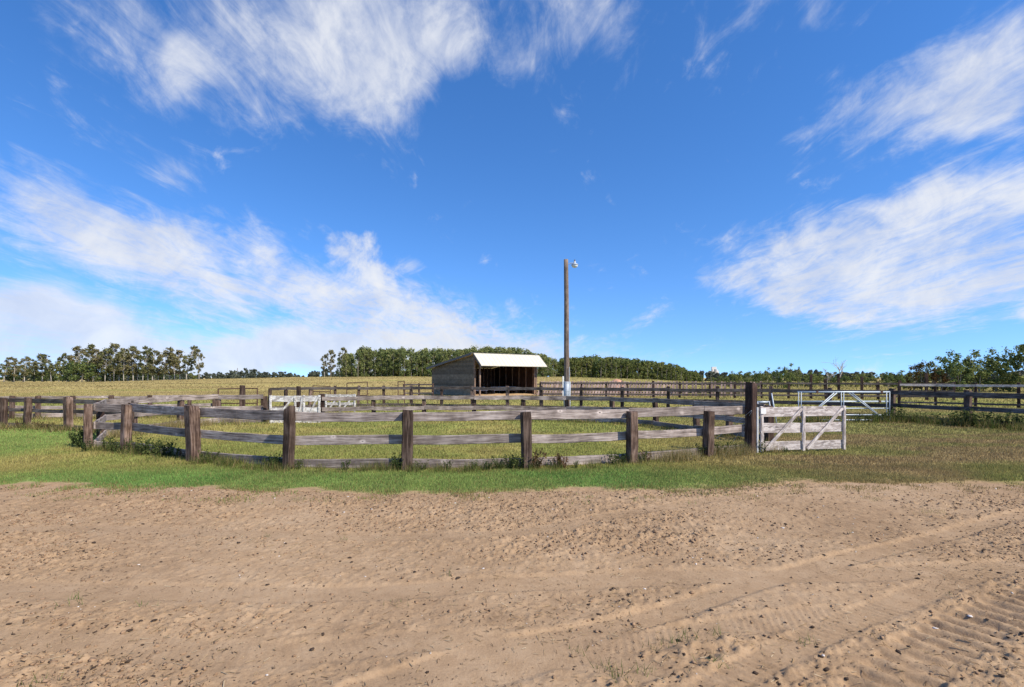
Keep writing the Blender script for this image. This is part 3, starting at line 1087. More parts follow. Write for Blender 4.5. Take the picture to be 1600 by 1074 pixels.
# ---- far right fences
rf = [pp(1405, 633, 1.5), pp(1462, 634, 1.55), pp(1524, 636, 1.5), pp(1592, 638, 1.55), pp(1680, 641, 1.5)]
f4 = thing('bleached_top_fence', 'far fence with a bleached silver top rail before the shrubs', 'fence', (rf[0][0], rf[0][1], 0))
fence(f4, rf, [(1.34, 0.15, M['gate_x']), (0.62, 0.12), (0.2, 0.12)], -1, M['rail_shaded'], M['post_dark'], w=0.15, d=0.15, rng_s=12)
cf = [(PX(px, Y), Y, h, w) for px, Y, h, w in [(845, 49, 1.42, .16), (880, 48.6, 1.4, .16), (908, 48.2, 1.4, .16), (947, 47.8, 1.42, .16), (981, 47.4, 1.42, .16), (1021, 47, 1.55, .2), (1062, 46.6, 1.45, .2), (1110, 46, 1.42, .16),
      (1148, 45.5, 1.45, .2), (1190, 45, 1.42, .16), (1232, 44.6, 1.45, .18), (1267, 44.2, 2.1, .2), (1291, 43.8, 1.7, .22), (1311, 43.5, 2.15, .2), (1347, 43, 1.9, .2), (1372, 42.7, 1.5, .18), (1405, 42.2, 1.6, .18), (1448, 41.6, 2.2, .2), (1490, 41, 1.5, .18)]]
f5 = thing('corral_fence', 'far corral fence of dark rails and uneven tall posts before the woods', 'fence', (cf[0][0], cf[0][1], 0))
fence(f5, cf, [(1.32, 0.16), (0.72, 0.15), (0.3, 0.15)], -1, M['rail_shaded'], M['post_dark'], w=0.16, d=0.16, rng_s=13)
sf = [(PX(632, 47), 47, 1.25), (PX(655, 47.6), 47.6, 1.3), (PX(676, 48.2), 48.2, 1.3)]
f6 = thing('shed_side_fence', 'short dark rail fence running up to the plank wall of the shed', 'fence', (sf[0][0], sf[0][1], 0))
fence(f6, sf, [(1.2, 0.14), (0.8, 0.12), (0.4, 0.12)], -1, M['rail_shaded'], M['post_dark'], w=0.16, d=0.16, rng_s=14)

# ---- leaning slab windbreak behind the corral fence
wb = thing('slab_windbreak', 'low pinkish slab board windbreak leaning behind the far corral fence', 'windbreak', (PX(960, 51), 51, 0))
a0 = Vector((PX(838, 53), 53, 0))
a1 = Vector((PX(1192, 48.5), 48.5, 0))
dv = (a1 - a0)
Lw = dv.length
dv.normalize()
nv = Vector((dv.y, -dv.x, 0))
n_b = int(Lw / 0.29)
r_ = random.Random(3)
for i in range(n_b):
    s = (i + 0.5) / n_b * Lw
    gap = r_.uniform(0.15, 0.24)
    if s > Lw * 0.62 and i % 3 == 0:
        continue
    base = a0 + dv * s - wb.location
    h = 1.45 + r_.uniform(-0.05, 0.05)
    top = base - nv * (0.55 if s < Lw * 0.62 else 0.08) + dv * (0.35 if s < Lw * 0.62 else r_.uniform(-.02, .02))
    mb = MB().beam((base.x, base.y, -0.05), (top.x, top.y, h), gap, 0.03, tuple(nv))
    obj('board', mb, M['slab'], wb)
for z, bk in ((0.35, 0.2), (1.15, 0.47)):
    for k in range(6):
        p = a0 + dv * (Lw * k / 6) - wb.location - nv * (bk + 0.06)
        q = a0 + dv * (Lw * (k + 1) / 6) - wb.location - nv * (bk + 0.06)
        obj('brace_rail', MB().beam((p.x, p.y, z), (q.x - dv.x * .02, q.y - dv.y * .02, z), 0.05, 0.12), M['rail_shaded'], wb)


# ---- wooden gates
def wood_gate(name, label, x0, y0, x1, y1, h, mats, z0=0.03, stiles=(0, 0.5, 1), boards=None, diag=True, group=None):
    g = thing(name, label, 'gate', (x0, y0, Hs(x0, y0)), math.atan2(y1 - y0, x1 - x0), group)
    W = math.hypot(x1 - x0, y1 - y0)
    boards = boards or [(h - 0.125, 0.24), (h * 0.53, 0.24), (0.14, 0.22)]
    for zc, hh in boards:
        obj('board', rail_mesh(W, hh, 0.03, sd_next()), mats[0], g, (W / 2, 0, zc + z0))
    for u in stiles:
        sx = 0.05 + u * (W - 0.1)
        obj('stile', post_mesh(0.095, 0.04, h + 0.005, sd_next(), None, -0.02), mats[1], g, (sx, -0.037, z0))
    if diag:
        us = list(stiles)
        for a, b in zip(us[:-1], us[1:]):
            xa, xb = 0.05 + a * (W - 0.1) + 0.09, 0.05 + b * (W - 0.1) - 0.05
            m = rail_mesh(math.hypot(xb - xa, h - 0.1), 0.075, 0.035, sd_next())
            obj('brace', m, mats[0], g, ((xa + xb) / 2, -0.036, h / 2 + z0), (0, -math.atan2(h - 0.1, xb - xa), 0))
    return g


gx0, gy0 = G(1186, 708)
gx1, gy1 = G(1320, 704.5)
wg = wood_gate('board_gate', 'open pale board gate with two diagonal braces beside the tall dark post', gx0, gy0, gx1, gy1, 1.10, (M['gate_x'], M['gate_z']))
obj('latch_plate', MB().box((0.0, -0.075, 0.96), (0.14, -0.062, 1.10)), M['white'], wg)
obj('hinge_pipe', MB().tube([(-0.06, -0.02, -0.02), (-0.06, -0.02, 1.12)], 0.024, 8), M['white'], wg)
lx0, ly0 = G(421, 662)
lx1, ly1 = G(501, 661)
wood_gate('board_gate', 'peeling white board gate closing the far side of the oval pen', lx0, ly0, lx1, ly1, 1.13, (M['gate_w'], M['gate_w']), 0.0, (0, 0.5, 0.68, 1), [(1.0, 0.24), (0.53, 0.22), (0.12, 0.22)], True)
sx0, sy0 = G(508, 645)
sx1, sy1 = G(556, 645)
wood_gate('board_gate', 'small white board gate in the paddock behind the peeling pen gate', sx0, sy0, sx1, sy1, 0.92, (M['gate_w'], M['gate_w']), 0.05, (0, 0.48, 1), [(0.85, 0.12), (0.42, 0.14), (0.12, 0.12)], True)

# guy wire from the tall post to the fence foot
p0 = G(1177, 708)
p1 = G(1118, 700)
wy = obj('guy_wire', MB().tube([(p0[0] - .1, p0[1] - 0.13, 1.05), (p1[0], p1[1] - 0.05, 0.25)], 0.006, 5), M['galv'], pen, (-near[4][0], -near[4][1], 0))
obj('guy_wire', MB().tube([(p0[0] - .1, p0[1] - 0.14, 1.02), (p1[0] + .35, p1[1] - 0.25, 0.18)], 0.005, 5), M['galv'], pen, (-near[4][0], -near[4][1], 0))


# ---- galvanised tube gate
def tube_gate():
    Y = 21.35
    x0, x1 = PX(1246, Y), PX(1390, Y)
    g = thing('tube_gate', 'galvanised steel tube gate swung open against the dark paddock fence', 'gate', (x0, Y, 0))
    W = x1 - x0
    for z, r in ((1.24, 0.040), (0.845, 0.036), (0.56, 0.024), (0.29, 0.024), (0.075, 0.03)):
        obj('rail', MB().tube([(0, 0, z), (W, 0, z)], r, 10).mesh('rail', True), M['galv'], g)
    for xs in ((0.02, 0.13), (W * 0.468, W * 0.468 + 0.1), (W - 0.16, W - 0.03)):
        for x in xs:
            obj('upright', MB().tube([(x, -0.045, 0.02), (x, -0.045, 1.25)], 0.017, 8).mesh('upright', True), M['galv'], g)
    for xa, xb in ((W * 0.42, W * 0.07), (W * 0.55, W * 0.93)):
        for dd in (0, 0.12):
            sgn = -1 if xb < xa else 1
            obj('brace', MB().tube([(xa + sgn * dd, -0.05, 1.21), (xb + sgn * dd * .3, -0.05, 0.09)], 0.021, 8).mesh('brace', True), M['galv'], g)
    for x, z in ((W * 0.2, 1.24), (W * 0.9, 1.24), (W * 0.28, 0.845), (W * 0.88, 0.845)):
        obj('clamp', MB().box((x, -0.05, z - 0.05), (x + 0.08, 0.05, z + 0.05)), M['rust'], g)


tube_gate()

# small galvanised panel propped behind the tall gate post
mast = MB().tube([(0, 0, -4), (0, 0, 16)], 0.35, 6).beam((-1.2, 0, 13), (1.2, 0, 13), 0.2, 0.2)
tag(obj('utility_mast', mast, M['pole'], None, (PX(371, 760), 760, 0)), 'thin distant mast rising over the far woods beyond the stubble gap', 'mast')

gp = thing('steel_panel', 'short galvanised pipe panel propped behind the tall dark gate post', 'panel', (PX(1181, 18), 18, 0))
for z in (0.98, 0.68):
    obj('rail', MB().tube([(0, 0, z), (0.48, 0, z)], 0.035, 8).mesh('rail', True), M['galv'], gp)
for x in (0.03, 0.44, 0.53):
    obj('leg', MB().tube([(x, -0.045, 1.0 if x < .5 else 1.3), (x + 0.22, -0.045, -0.02)], 0.022, 8).mesh('leg', True), M['galv'], gp)


# ---- rusty pipe panels in the paddocks
def pipe_panel(px0, px1, Y, top0, top1, label, rails=3):
    x0, x1 = PX(px0, Y), PX(px1, Y)
    g = thing('pipe_panel', label, 'panel', (x0, Y, 0))
    W = x1 - x0
    t0, t1 = HC + (HZ - top0) * Y / FP, HC + (HZ - top1) * Y / FP
    for x, tp in ((0, t0), (W, t1)):
        obj('upright', MB().tube([(x, 0, -0.03), (x, 0, tp)], 0.032, 8), M['rust'], g)
    for k in range(rails):
        u = 1 - k * 0.3
        obj('rail', MB().tube([(0, 0.0, t0 * u), (W, 0.0, t1 * u)], 0.028, 8), M['rust'], g)


pipe_panel(341, 402, 26.5, 608, 607, 'low rusty pipe panel beside the tall tie post left of the peeling gate')
pipe_panel(489, 516, 35, 603, 604, 'small rusty pipe panel behind the peeling white gate')
pipe_panel(542, 574, 35.5, 599, 597, 'tall rusty pipe panel with a sloping top before the pasture')
pipe_panel(622, 632, 35.5, 596.5, 596, 'narrow rusty pipe panel standing near the shed side fence')

# white marker post by the pole
wp = obj('marker_post', MB().beam((0, 0, -0.1), (0, 0, 1.95), 0.12, 0.12), M['white'], None, (PX(880, 43), 43, 0))
tag(wp, 'white post standing behind the yard light pole', 'post')

# boulder
bv = []
r_ = np.random.default_rng(5)
bm_v, bm_f = IV.copy(), IF


def subdiv(V, F):
    V = [tuple(v) for v in V]
    cache = {}
    out = []

    def mid(a, b):
        k = (min(a, b), max(a, b))
        if k not in cache:
            p = np.array(V[a]) + np.array(V[b])
            V.append(tuple(p / np.linalg.norm(p)))
            cache[k] = len(V) - 1
        return cache[k]
    for a, b, c in F:
        x, y, z = mid(a, b), mid(b, c), mid(c, a)
        out += [(a, x, z), (x, b, y), (z, y, c), (x, y, z)]
    return np.array(V), np.array(out)


BV, BF = subdiv(*subdiv(IV, IF))
bz = BV * (1 + 0.18 * (vnoise(BV[:, 0] + BV[:, 2], BV[:, 1] - BV[:, 2], 1.5, 3, 0.5, 91) - 0.5))[:, None]
bz = bz * np.array([1.05, 0.9, 1.05])
bz[:, 2] += 0.28 * bz[:, 0] * (bz[:, 2] > 0) * 0.8
bo = obj('boulder', mesh_np('boulder', bz, BF, None, True), M['boulder'], None, (PX(962, 64), 64, Hs(PX(962, 64), 64) + 0.62))
tag(bo, 'rounded pinkish tan boulder behind the slab windbreak', 'boulder')


# ---- yard light pole
def light_pole():
    x, y = G(886, 645)
    g = thing('light_pole', 'tall brown wooden yard light pole with a grey metal sleeve at its foot', 'light pole', (x, y, 0))
    h = 8.05
    n = 12
    pts = [(0.006 * math.sin(i * 0.9) - 0.05 * i / n, 0, -0.4 + (h + 0.4) * i / n) for i in range(n + 1)]
    obj('pole', MB().tube(pts, [0.155 - 0.042 * i / n for i in range(n + 1)], 14).mesh('pole', True), M['pole'], g)
    obj('sleeve', MB().lathe([(0.185, -0.02), (0.185, 1.62), (0.165, 1.63)], 20).mesh('sleeve', True), M['sleeve'], g)
    obj('conduit', MB().tube([(0.10, -0.175, -0.1), (0.10, -0.175, 2.4)], 0.018, 6), M['sleeve'], g)
    for z in (0.5, 1.1, 1.55):
        obj('band', MB().lathe([(0.19, z), (0.19, z + 0.04)], 20), M['sleeve'], g)
    lamp = obj('lamp', MB().lathe([(0.05, 0.12), (0.07, 0.0), (0.175, -0.05), (0.19, -0.09)], 18).mesh('lamp', True), M['sleeve'], g, (0.40, -0.05, h - 0.22))
    obj('lamp_glass', MB().lathe([(0.165, -0.085), (0.15, -0.17), (0.09, -0.21), (0.02, -0.215)], 18).mesh('lamp_glass', True), M['glass'], lamp)
    obj('photocell', MB().lathe([(0.04, 0.12), (0.04, 0.18), (0.02, 0.2)], 10), M['trim'], lamp)
    obj('arm', MB().tube([(0.08, 0, h - 0.24), (0.25, -0.03, h - 0.19), (0.36, -0.05, h - 0.21)], 0.022, 8), M['sleeve'], g)


light_pole()


# ---- open-fronted shed
def shed():
    A = Vector((PX(741, 50), 50, 0))
    B = Vector((PX(838, 55), 55, 0))
    d = (B - A)
    W = d.length
    rz = math.atan2(d.y, d.x)
    g = thing('open_shed', 'open fronted plank livestock shed with a cream metal roof', 'shed', A, rz)
    # local: x along the front, y towards the back, z up
    D, HF, HB = 8.3, 4.2, 2.95

    def rt(y):
        return HF + (HB - HF) * y / D
    # left side wall of horizontal planks
    wl = obj('side_wall', MB().box((0.045, 0.1, 0.0), (0.06, D - .05, HB - 0.12)), M['plank'], g)
    z = 0.05
    i = 0
    while z < HF - 0.2:
        hh = 0.235
        y_end = D
        if z + hh > HB - 0.1:
            y_end = max(0.2, (HF - (z + 0.03) - 0.12) / (HF - HB) * D)
        y_top = D if z + hh <= HB - 0.1 else max(0.12, (HF - (z + hh) - 0.12) / (HF - HB) * D)
        yt, ye = min(y_top, D), min(y_end, D)
        t = 0.03 + 0.006 * (i % 2)
        v = []
        for x in (0.03 - t, 0.04):
            v += [(x, 0.07, z), (x, ye, z), (x, yt, z + hh - 0.012), (x, 0.07, z + hh - 0.012)]
        obj('plank', MB().add(v, [(3, 2, 1, 0), (4, 5, 6, 7), (0, 1, 5, 4), (1, 2, 6, 5), (2, 3, 7, 6), (3, 0, 4, 7)]), M['plank'], wl)
        z += hh
        i += 1
    # right wall, back wall
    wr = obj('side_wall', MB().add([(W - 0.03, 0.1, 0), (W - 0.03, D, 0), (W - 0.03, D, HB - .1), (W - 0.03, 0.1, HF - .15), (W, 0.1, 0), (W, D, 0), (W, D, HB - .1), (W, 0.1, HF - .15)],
                                   [(3, 2, 1, 0), (4, 5, 6, 7), (0, 1, 5, 4), (1, 2, 6, 5), (2, 3, 7, 6), (3, 0, 4, 7)]), M['shade_wall'], g)
    wbk = obj('back_wall', MB().box((0.07, D - 0.04, 0), (W - 0.04, D, HB - 0.1)), M['shade_wall'], g)
    # an inner partition of studs some way in, as the light catches it
    for k in range(15):
        x = 0.5 + k * (W - 0.9) / 14
        obj('stud', MB().box((x - 0.045, 7.0, 0.0), (x + 0.045, 7.09, rt(7.0) - 0.2)), M['stud'], g)
    inn = obj('inner_wall', MB().box((0.2, 7.1, 0.0), (W - 0.2, 7.13, rt(7.1) - 0.25)), M['shade_wall'], g)
    for k in range(7):
        y = 0.4 + k * 1.2
        obj('side_stud', MB().box((W - 0.13, y, 0), (W - 0.031, y + 0.09, rt(y) - 0.25)), M['stud'], g)
    # corner and front posts
    obj('corner_board', MB().box((-0.03, -0.10, -0.05), (0.09, 0.06, HF - 0.1)), M['stud'], g)
    for x in (0.42, W - 0.1, W - 0.34):
        obj('front_post', post_mesh(0.15, 0.15, 3.35 if x > 1 else 3.6, sd_next()), M['stud'], g, (x, -0.35 if x < 1 else -0.1, 0))
    obj('header_beam', MB().box((0.1, -0.17, HF - 0.62), (W + 0.1, -0.11, HF - 0.36)), M['shade_wall'], g)
    # roof: long back slope and steep front canopy
    ov = 0.35
    t = 0.06

    def slab(name, p, q, mat, x0, x1, up):
        (ya, za), (yb, zb) = p, q
        v = []
        for dz in (0, up):
            v += [(x0, ya, za + dz), (x1, ya, za + dz), (x1, yb, zb + dz), (x0, yb, zb + dz)]
        return obj(name, MB().add(v, [(3, 2, 1, 0), (4, 5, 6, 7), (0, 1, 5, 4), (1, 2, 6, 5), (2, 3, 7, 6), (3, 0, 4, 7)]), mat, g)
    slab('roof', (0.0, HF), (D + 0.6, rt(D + 0.6)), M['roof'], -ov, W + ov, t)
    can = slab('canopy', (-1.35, HF - 1.24), (-0.003, HF + 0.005), M['roof'], -0.12, W + ov, t)
    nr = 18
    for k in range(nr):   # raised ribs of the metal sheets
        x = -0.10 + k * (W + ov + 0.05) / (nr - 1)
        v = []
        for xx in (x, x + 0.035):
            v += [(xx, -1.352, HF - 1.24 + t), (xx, -0.02, HF - 0.012 + t), (xx, -0.02, HF + 0.008 + t), (xx, -1.352, HF - 1.22 + t)]
        obj('rib', MB().add(v, [(0, 1, 2, 3), (7, 6, 5, 4), (0, 4, 5, 1), (1, 5, 6, 2), (2, 6, 7, 3), (3, 7, 4, 0)]), M['roof'], can)
    # dark barge boards on the left edge, ridge cap
    v = []
    for x in (-ov - 0.035, -ov - 0.004):
        v += [(x, 0.02, HF - 0.14), (x, D + 0.6, rt(D + 0.6) - 0.14), (x, D + 0.6, rt(D + 0.6) + t + .02), (x, 0.02, HF + t + .02)]
    obj('barge_board', MB().add(v, [(3, 2, 1, 0), (4, 5, 6, 7), (0, 1, 5, 4), (1, 2, 6, 5), (2, 3, 7, 6), (3, 0, 4, 7)]), M['trim'], g)
    v = []
    for x in (-0.16, -0.125):
        v += [(x, -1.36, HF - 1.42), (x, -0.02, HF - 0.16), (x, -0.02, HF + t + .01), (x, -1.36, HF - 1.24 + t + .01)]
    obj('barge_board', MB().add(v, [(3, 2, 1, 0), (4, 5, 6, 7), (0, 1, 5, 4), (1, 2, 6, 5), (2, 3, 7, 6), (3, 0, 4, 7)]), M['trim'], g)
    obj('ridge_cap', MB().box((-ov, -0.09, HF + t + .004), (W + ov, 0.10, HF + t + 0.03)), M['trim'], g)
    # feed bunks inside
    for x0, x1, y in ((0.7, 3.4, 2.4), (4.0, 7.4, 2.2)):
        b = thing('feed_bunk', 'wooden feed bunk standing inside the shed near its %s' % ('plank side wall' if x0 < 1 else 'right hand posts'), 'feed bunk', g.matrix_world @ Vector((0, 0, 0)), 0)
        b.location = Matrix.Translation(A) @ Matrix.Rotation(rz, 4, 'Z') @ Vector((x0, y, 0))
        b.rotation_euler = (0, 0, rz)
        L = x1 - x0
        obj('trough', MB().box((0, 0, 0.45), (L, 0.6, 0.5)).box((0, 0, 0.5), (L, 0.04, 0.8)).box((0, 0.56, 0.5), (L, 0.6, 0.85)), M['gate_x'], b)
        for lx in (0.1, L - 0.2):
            obj('leg', MB().box((lx, 0.1, 0), (lx + 0.1, 0.5, 0.45)), M['stud'], b)
    # straw on the floor
    ys = np.linspace(-1.6, 4.3, 30)
    xs = np.linspace(0.3, W - 0.2, 40)
    st = grid_mesh('straw_bed', xs, ys, lambda X, Y: 0.03 + 0.16 * vnoise(X, Y, 1.2, 4, .6, 81) * sst(-1.6, -0.4, Y) * sst(0.3, 1.2, X) * (1 - sst(W - .8, W - .2, X)))
    so = obj('straw_bed', st, M['straw'], None, A, (0, 0, rz))
    so['kind'] = 'stuff'
    tag(so, 'straw bedding spread over the floor of the open shed', 'straw')


shed()

# ---- far grain elevator
ge = thing('grain_elevator', 'distant pale concrete grain elevator on the horizon beyond the trees', 'grain elevator', (PX(1117, 1600), 1600, -6))
for k in range(4):
    obj('silo', MB().lathe([(3.6, -5), (3.6, 33 if k < 3 else 27)], 20).mesh('silo', False), M['concrete'], ge, (-7.5 + k * 6.0, (k % 2) * 5, 0))
obj('headhouse', MB().box((-9, -1, 33.1), (5, 6, 41)), M['concrete'], ge)
obj('leg_tower', MB().box((9, 0, -5), (12, 4, 29)), M['concrete'], ge)


# ------------------------------------------------------------------ trees
def leaves(P, N, size, r):
    """flat leaf clumps at P with normals N"""
    k = len(P)
    ref = r.normal(size=(k, 3))
    U = np.cross(N, ref)
    U /= np.linalg.norm(U, axis=1)[:, None] + 1e-9
    W = np.cross(N, U)
    s = (size * r.uniform(0.55, 1.3, k))[:, None]
    b = r.uniform(0.5, 0.9, k)[:, None]
    V = np.stack([P - U * s, P - W * s * b * 0.8 + N * s * 0.15, P + U * s, P + W * s * b + N * s * 0.15], 1)
    F = np.arange(4 * k).reshape(-1, 4)
    return V.reshape(-1, 3), F


def crown_points(clumps, per, r, shell=0.5):
    Ps, Ns = [], []
    for (c, rad) in clumps:
        k = int(per * (rad[0] ** 1.6 if hasattr(rad, '__len__') else rad ** 1.6)) + 8
        d = r.normal(size=(k, 3))
        d /= np.linalg.norm(d, axis=1)[:, None]
        q = (shell + (1 - shell) * r.random(k))[:, None] * d
        q *= 1 + 0.25 * r.normal(size=(k, 1))
        Ps.append(np.array(c) + q * np.array(rad))
        nn = d * 0.9 + np.array([0, 0, 0.35]) + r.normal(size=(k, 3)) * 0.55
        Ns.append(nn / np.linalg.norm(nn, axis=1)[:, None])
    return np.concatenate(Ps), np.concatenate(Ns)


def trunk_mb(h, r0, lean, r, limbs, bend=0.02):
    mb = MB()
    n = 7
    pts = []
    for i in range(n + 1):
        u = i / n
        pts.append((lean[0] * u * u + r.normal() * bend * h * 0.1 * u, lean[1] * u * u + r.normal() * bend * h * 0.1 * u, h * u - (0.3 if i == 0 else 0)))
    mb.tube(pts, [r0 * (1.15 - 0.95 * i / n) for i in range(n + 1)], 7)
    for (u, tip) in limbs:
        i = min(n - 1, int(u * n))
        t = u * n - i
        b = Vector(pts[i]).lerp(Vector(pts[i + 1]), t)
        q = Vector(tip)
        mid = b.lerp(q, 0.55) + Vector((0, 0, -0.08 * (q - b).length))
        mb.tube([b, mid, q], [r0 * 0.42 * (1.1 - u * .5), r0 * 0.26, r0 * 0.08], 5, False)
    return mb


def make_tree(kind, seed, leafm, barkm):
    r = np.random.default_rng(seed)
    cl, limbs = [], []
    if kind == 'aspen':
        h = 13.5
        lean = (r.normal() * 1.6, r.normal() * 0.5)
        for k in range(34):
            u = r.uniform(0.26, 1.0)
            rr = (2.7 * math.sin(math.pi * min(0.97, (u - 0.22) / 0.84)) + 0.2) * r.uniform(0.45, 1.1)
            a = r.uniform(0, 6.28)
            c = (lean[0] * u * u + rr * math.cos(a), lean[1] * u * u + rr * math.sin(a), h * u)
            s = r.uniform(0.55, 1.15)
            cl.append((c, (s, s, s * 0.8)))
            limbs.append((u * 0.86, c))
        P, N = crown_points(cl, 58, r, 0.3)
        tm = trunk_mb(h * 0.97, 0.17, lean, r, limbs, 0.04)
        lv = leaves(P, N, 0.29, r)
    elif kind == 'woods':
        h = 11.5
        lean = (r.normal() * 0.4, r.normal() * 0.3)
        for k in range(30):
            u = r.uniform(0.05, 0.98)
            rr = 2.1 * math.sin(math.pi * (0.14 + 0.83 * u)) ** 0.7
            a = r.uniform(0, 6.28)
            c = (lean[0] * u * u + rr * math.cos(a) * r.uniform(.6, 1.05), lean[1] * u * u + rr * math.sin(a), h * u)
            s = r.uniform(0.65, 1.2)
            cl.append((c, (s, s, s * 0.85)))
            if u > 0.3 and k % 2:
                limbs.append((u * 0.85, c))
        P, N = crown_points(cl, 32, r, 0.45)
        tm = trunk_mb(h * 0.93, 0.16, lean, r, limbs)
        lv = leaves(P, N, 0.30, r)
    else:
        h = 4.2
        for k in range(22):
            a = r.uniform(0, 6.28)
            u = r.uniform(0.12, 1.0)
            rr = (1.75 - 0.9 * u) * r.uniform(0.3, 1.0)
            c = (rr * math.cos(a), rr * math.sin(a), h * u * (0.78 + 0.3 * r.random()))
            s = r.uniform(0.30, 0.62)
            cl.append((c, (s, s, s)))
            if k % 2 == 0:
                limbs.append((r.uniform(0.05, 0.25), c))
        P, N = crown_points(cl, 120, r, 0.3)
        tm = trunk_mb(h * 0.8, 0.07, (0.2, 0.1), r, limbs)
        lv = leaves(P, N, 0.135, r)
    t = thing('tree', 'tree', 'tree', (0, 0, 0))
    obj('trunk', tm.mesh('trunk', True), barkm, t)
    obj('crown', mesh_np('crown', *lv), leafm, t)
    return t


protos = {
    'aspen': [make_tree('aspen', 200 + i, M['aspen_leaf'], M['bark_pale']) for i in range(6)],
    'woods': [make_tree('woods', 300 + i, M['wood_leaf'], M['bark']) for i in range(5)],
    'woods2': [make_tree('woods', 330 + i, M['wood_leaf2'], M['bark']) for i in range(4)],
    'shrub': [make_tree('shrub', 400 + i, M['shrub_leaf'], M['bark']) for i in range(5)],
    'rusty': [make_tree('shrub', 430 + i, M['rust_leaf'], M['bark']) for i in range(2)],
}
used = set()
tr_ = random.Random(77)


def plant(kind, px, Y, top_px, label, group, name, wide=1.0, variant=None):
    """stand a tree at direction px and distance Y whose top reaches photo row top_px"""
    x = PX(px, Y)
    z = Hs(x, Y)
    topz = HC + (HZ - top_px) * Y / FP
    hh = {'aspen': 14.3, 'woods': 12.2, 'woods2': 12.2, 'shrub': 4.6, 'rusty': 4.6}[kind]
    s = max(0.15, (topz - z) / hh)
    lst = protos[kind]
    i = tr_.randrange(len(lst)) if variant is None else variant
    p = lst[i]
    sc = (s * wide, s * wide, s)
    rz = tr_.uniform(0, 6.28)
    if id(p) not in used:
        used.add(id(p))
        p.location = (x, Y, z - 0.05)
        p.rotation_euler = (0, 0, rz)
        p.scale = sc
        o = p
    else:
        o = copy_tree(p, (x, Y, z - 0.05), rz, sc)
    o.name = name
    o['label'] = label
    o['category'] = 'tree' if 'shrub' not in name else 'shrub'
    o['group'] = group
    return o


# left aspen grove
gA = 'aspens in the grove left of the pasture gap'
lbA = 'slender pale trunked aspen in the grove at the edge of the tawny pasture'
for px, Y, tp in [(6, 205, 556), (22, 212, 559), (38, 206, 556), (54, 214, 560), (66, 208, 552), (80, 204, 552), (92, 212, 556), (104, 207, 551), (112, 216, 548), (120, 206, 553), (128, 212, 540),
                  (136, 205, 545), (143, 214, 537), (150, 207, 544), (157, 210, 548), (164, 205, 543), (172, 212, 535), (178, 206, 546), (186, 209, 549), (193, 205, 544), (200, 212, 540), (208, 206, 543),
                  (215, 210, 539), (223, 205, 546), (231, 211, 539), (238, 206, 545), (247, 209, 552), (256, 206, 549), (265, 212, 552), (273, 208, 541), (281, 213, 546)]:
    if px < 98:
        lbA, gA = 'small thin aspen in the low open stretch of the grove', 'small aspens in the low stretch of the grove'
    elif px < 160:
        lbA, gA = 'dense crowned aspen rising from the dark thicket of the grove', 'aspens rising from the thicket'
    elif px < 242:
        lbA, gA = 'slender aspen with a bare pale trunk in the tall middle stand of the grove', 'aspens of the tall middle stand'
    else:
        lbA, gA = 'spaced out aspen between the tall middle stand and the last leaning aspen', 'spaced aspens near the end of the grove'
    plant('aspen', px, Y, tp, lbA, gA, 'aspen_tree', tr_.uniform(0.85, 1.1))
for px, Y, tp, s in [(6, 216, 565, 1.6), (20, 218, 566, 1.6), (36, 218, 566, 1.6), (52, 218, 570, 1.5), (68, 216, 568, 1.5), (84, 218, 570, 1.5), (98, 206, 562, 1.2), (108, 203, 560, 1.2), (118, 202, 562, 1.2), (128, 202, 560, 1.2), (138, 203, 564, 1.2), (146, 204, 566, 1.2), (160, 214, 568, 1.6), (186, 216, 570, 1.6), (214, 216, 571, 1.6), (240, 216, 573, 1.6), (172, 222, 574, 1.5), (200, 222, 572, 1.5), (228, 222, 573, 1.5), (252, 222, 577, 1.4), (275, 222, 578, 1.4), (300, 224, 580, 1.5)]:
    plant('shrub', px, Y, tp, 'low dark understorey shrub growing between the aspens of the left grove', 'understorey shrubs of the aspen grove', 'understorey_shrub', s)
plant('aspen', 291, 204, 537, 'tall full crowned aspen standing next to the last leaning one of the grove', 'tall aspens at the end of the grove', 'aspen_tree', 1.0, 1)
plant('aspen', 311, 203, 541, 'last leaning aspen standing by itself at the end of the grove', 'single leaning aspen', 'aspen_tree', 0.7, 3)
# wood on the rise behind the shed
gW = 'front row trees of the wood on the rise'
lbW = 'dark green leafy tree in the front row of the wood behind the shed'
tops = [(532, 560), (545, 548), (560, 543), (600, 544), (640, 546), (680, 544), (720, 545), (745, 543), (780, 541), (810, 543), (835, 550), (862, 558)]
px = 531.0
while px < 866:
    tp = np.interp(px, [a for a, _ in tops], [b for _, b in tops]) + tr_.uniform(-3, 4)
    if px < 664:
        lbW, gW = 'dark green front row tree of the wood beyond the plank side of the shed', 'front row trees of the wood beyond the shed side wall'
    elif px < 840:
        lbW, gW = 'dark green leafy tree in the front row showing over the roof of the shed', 'front row trees showing over the shed roof'
    else:
        lbW, gW = 'dark green leafy tree in the front row between the shed and the light pole', 'front row trees between shed and pole'
    plant('woods', px, 184 + tr_.uniform(-3, 3), tp, lbW, gW, 'woodland_tree', tr_.uniform(0.8, 1.0))
    px += tr_.uniform(7.5, 10.5)
for px_, tp in ((507, 553), (517, 546), (536, 542)):
    plant('aspen', px_, 190, tp, 'thin crowned tree leaning out at the end of the wood on the rise', 'thin trees at the end of the wood', 'aspen_tree', 0.9)
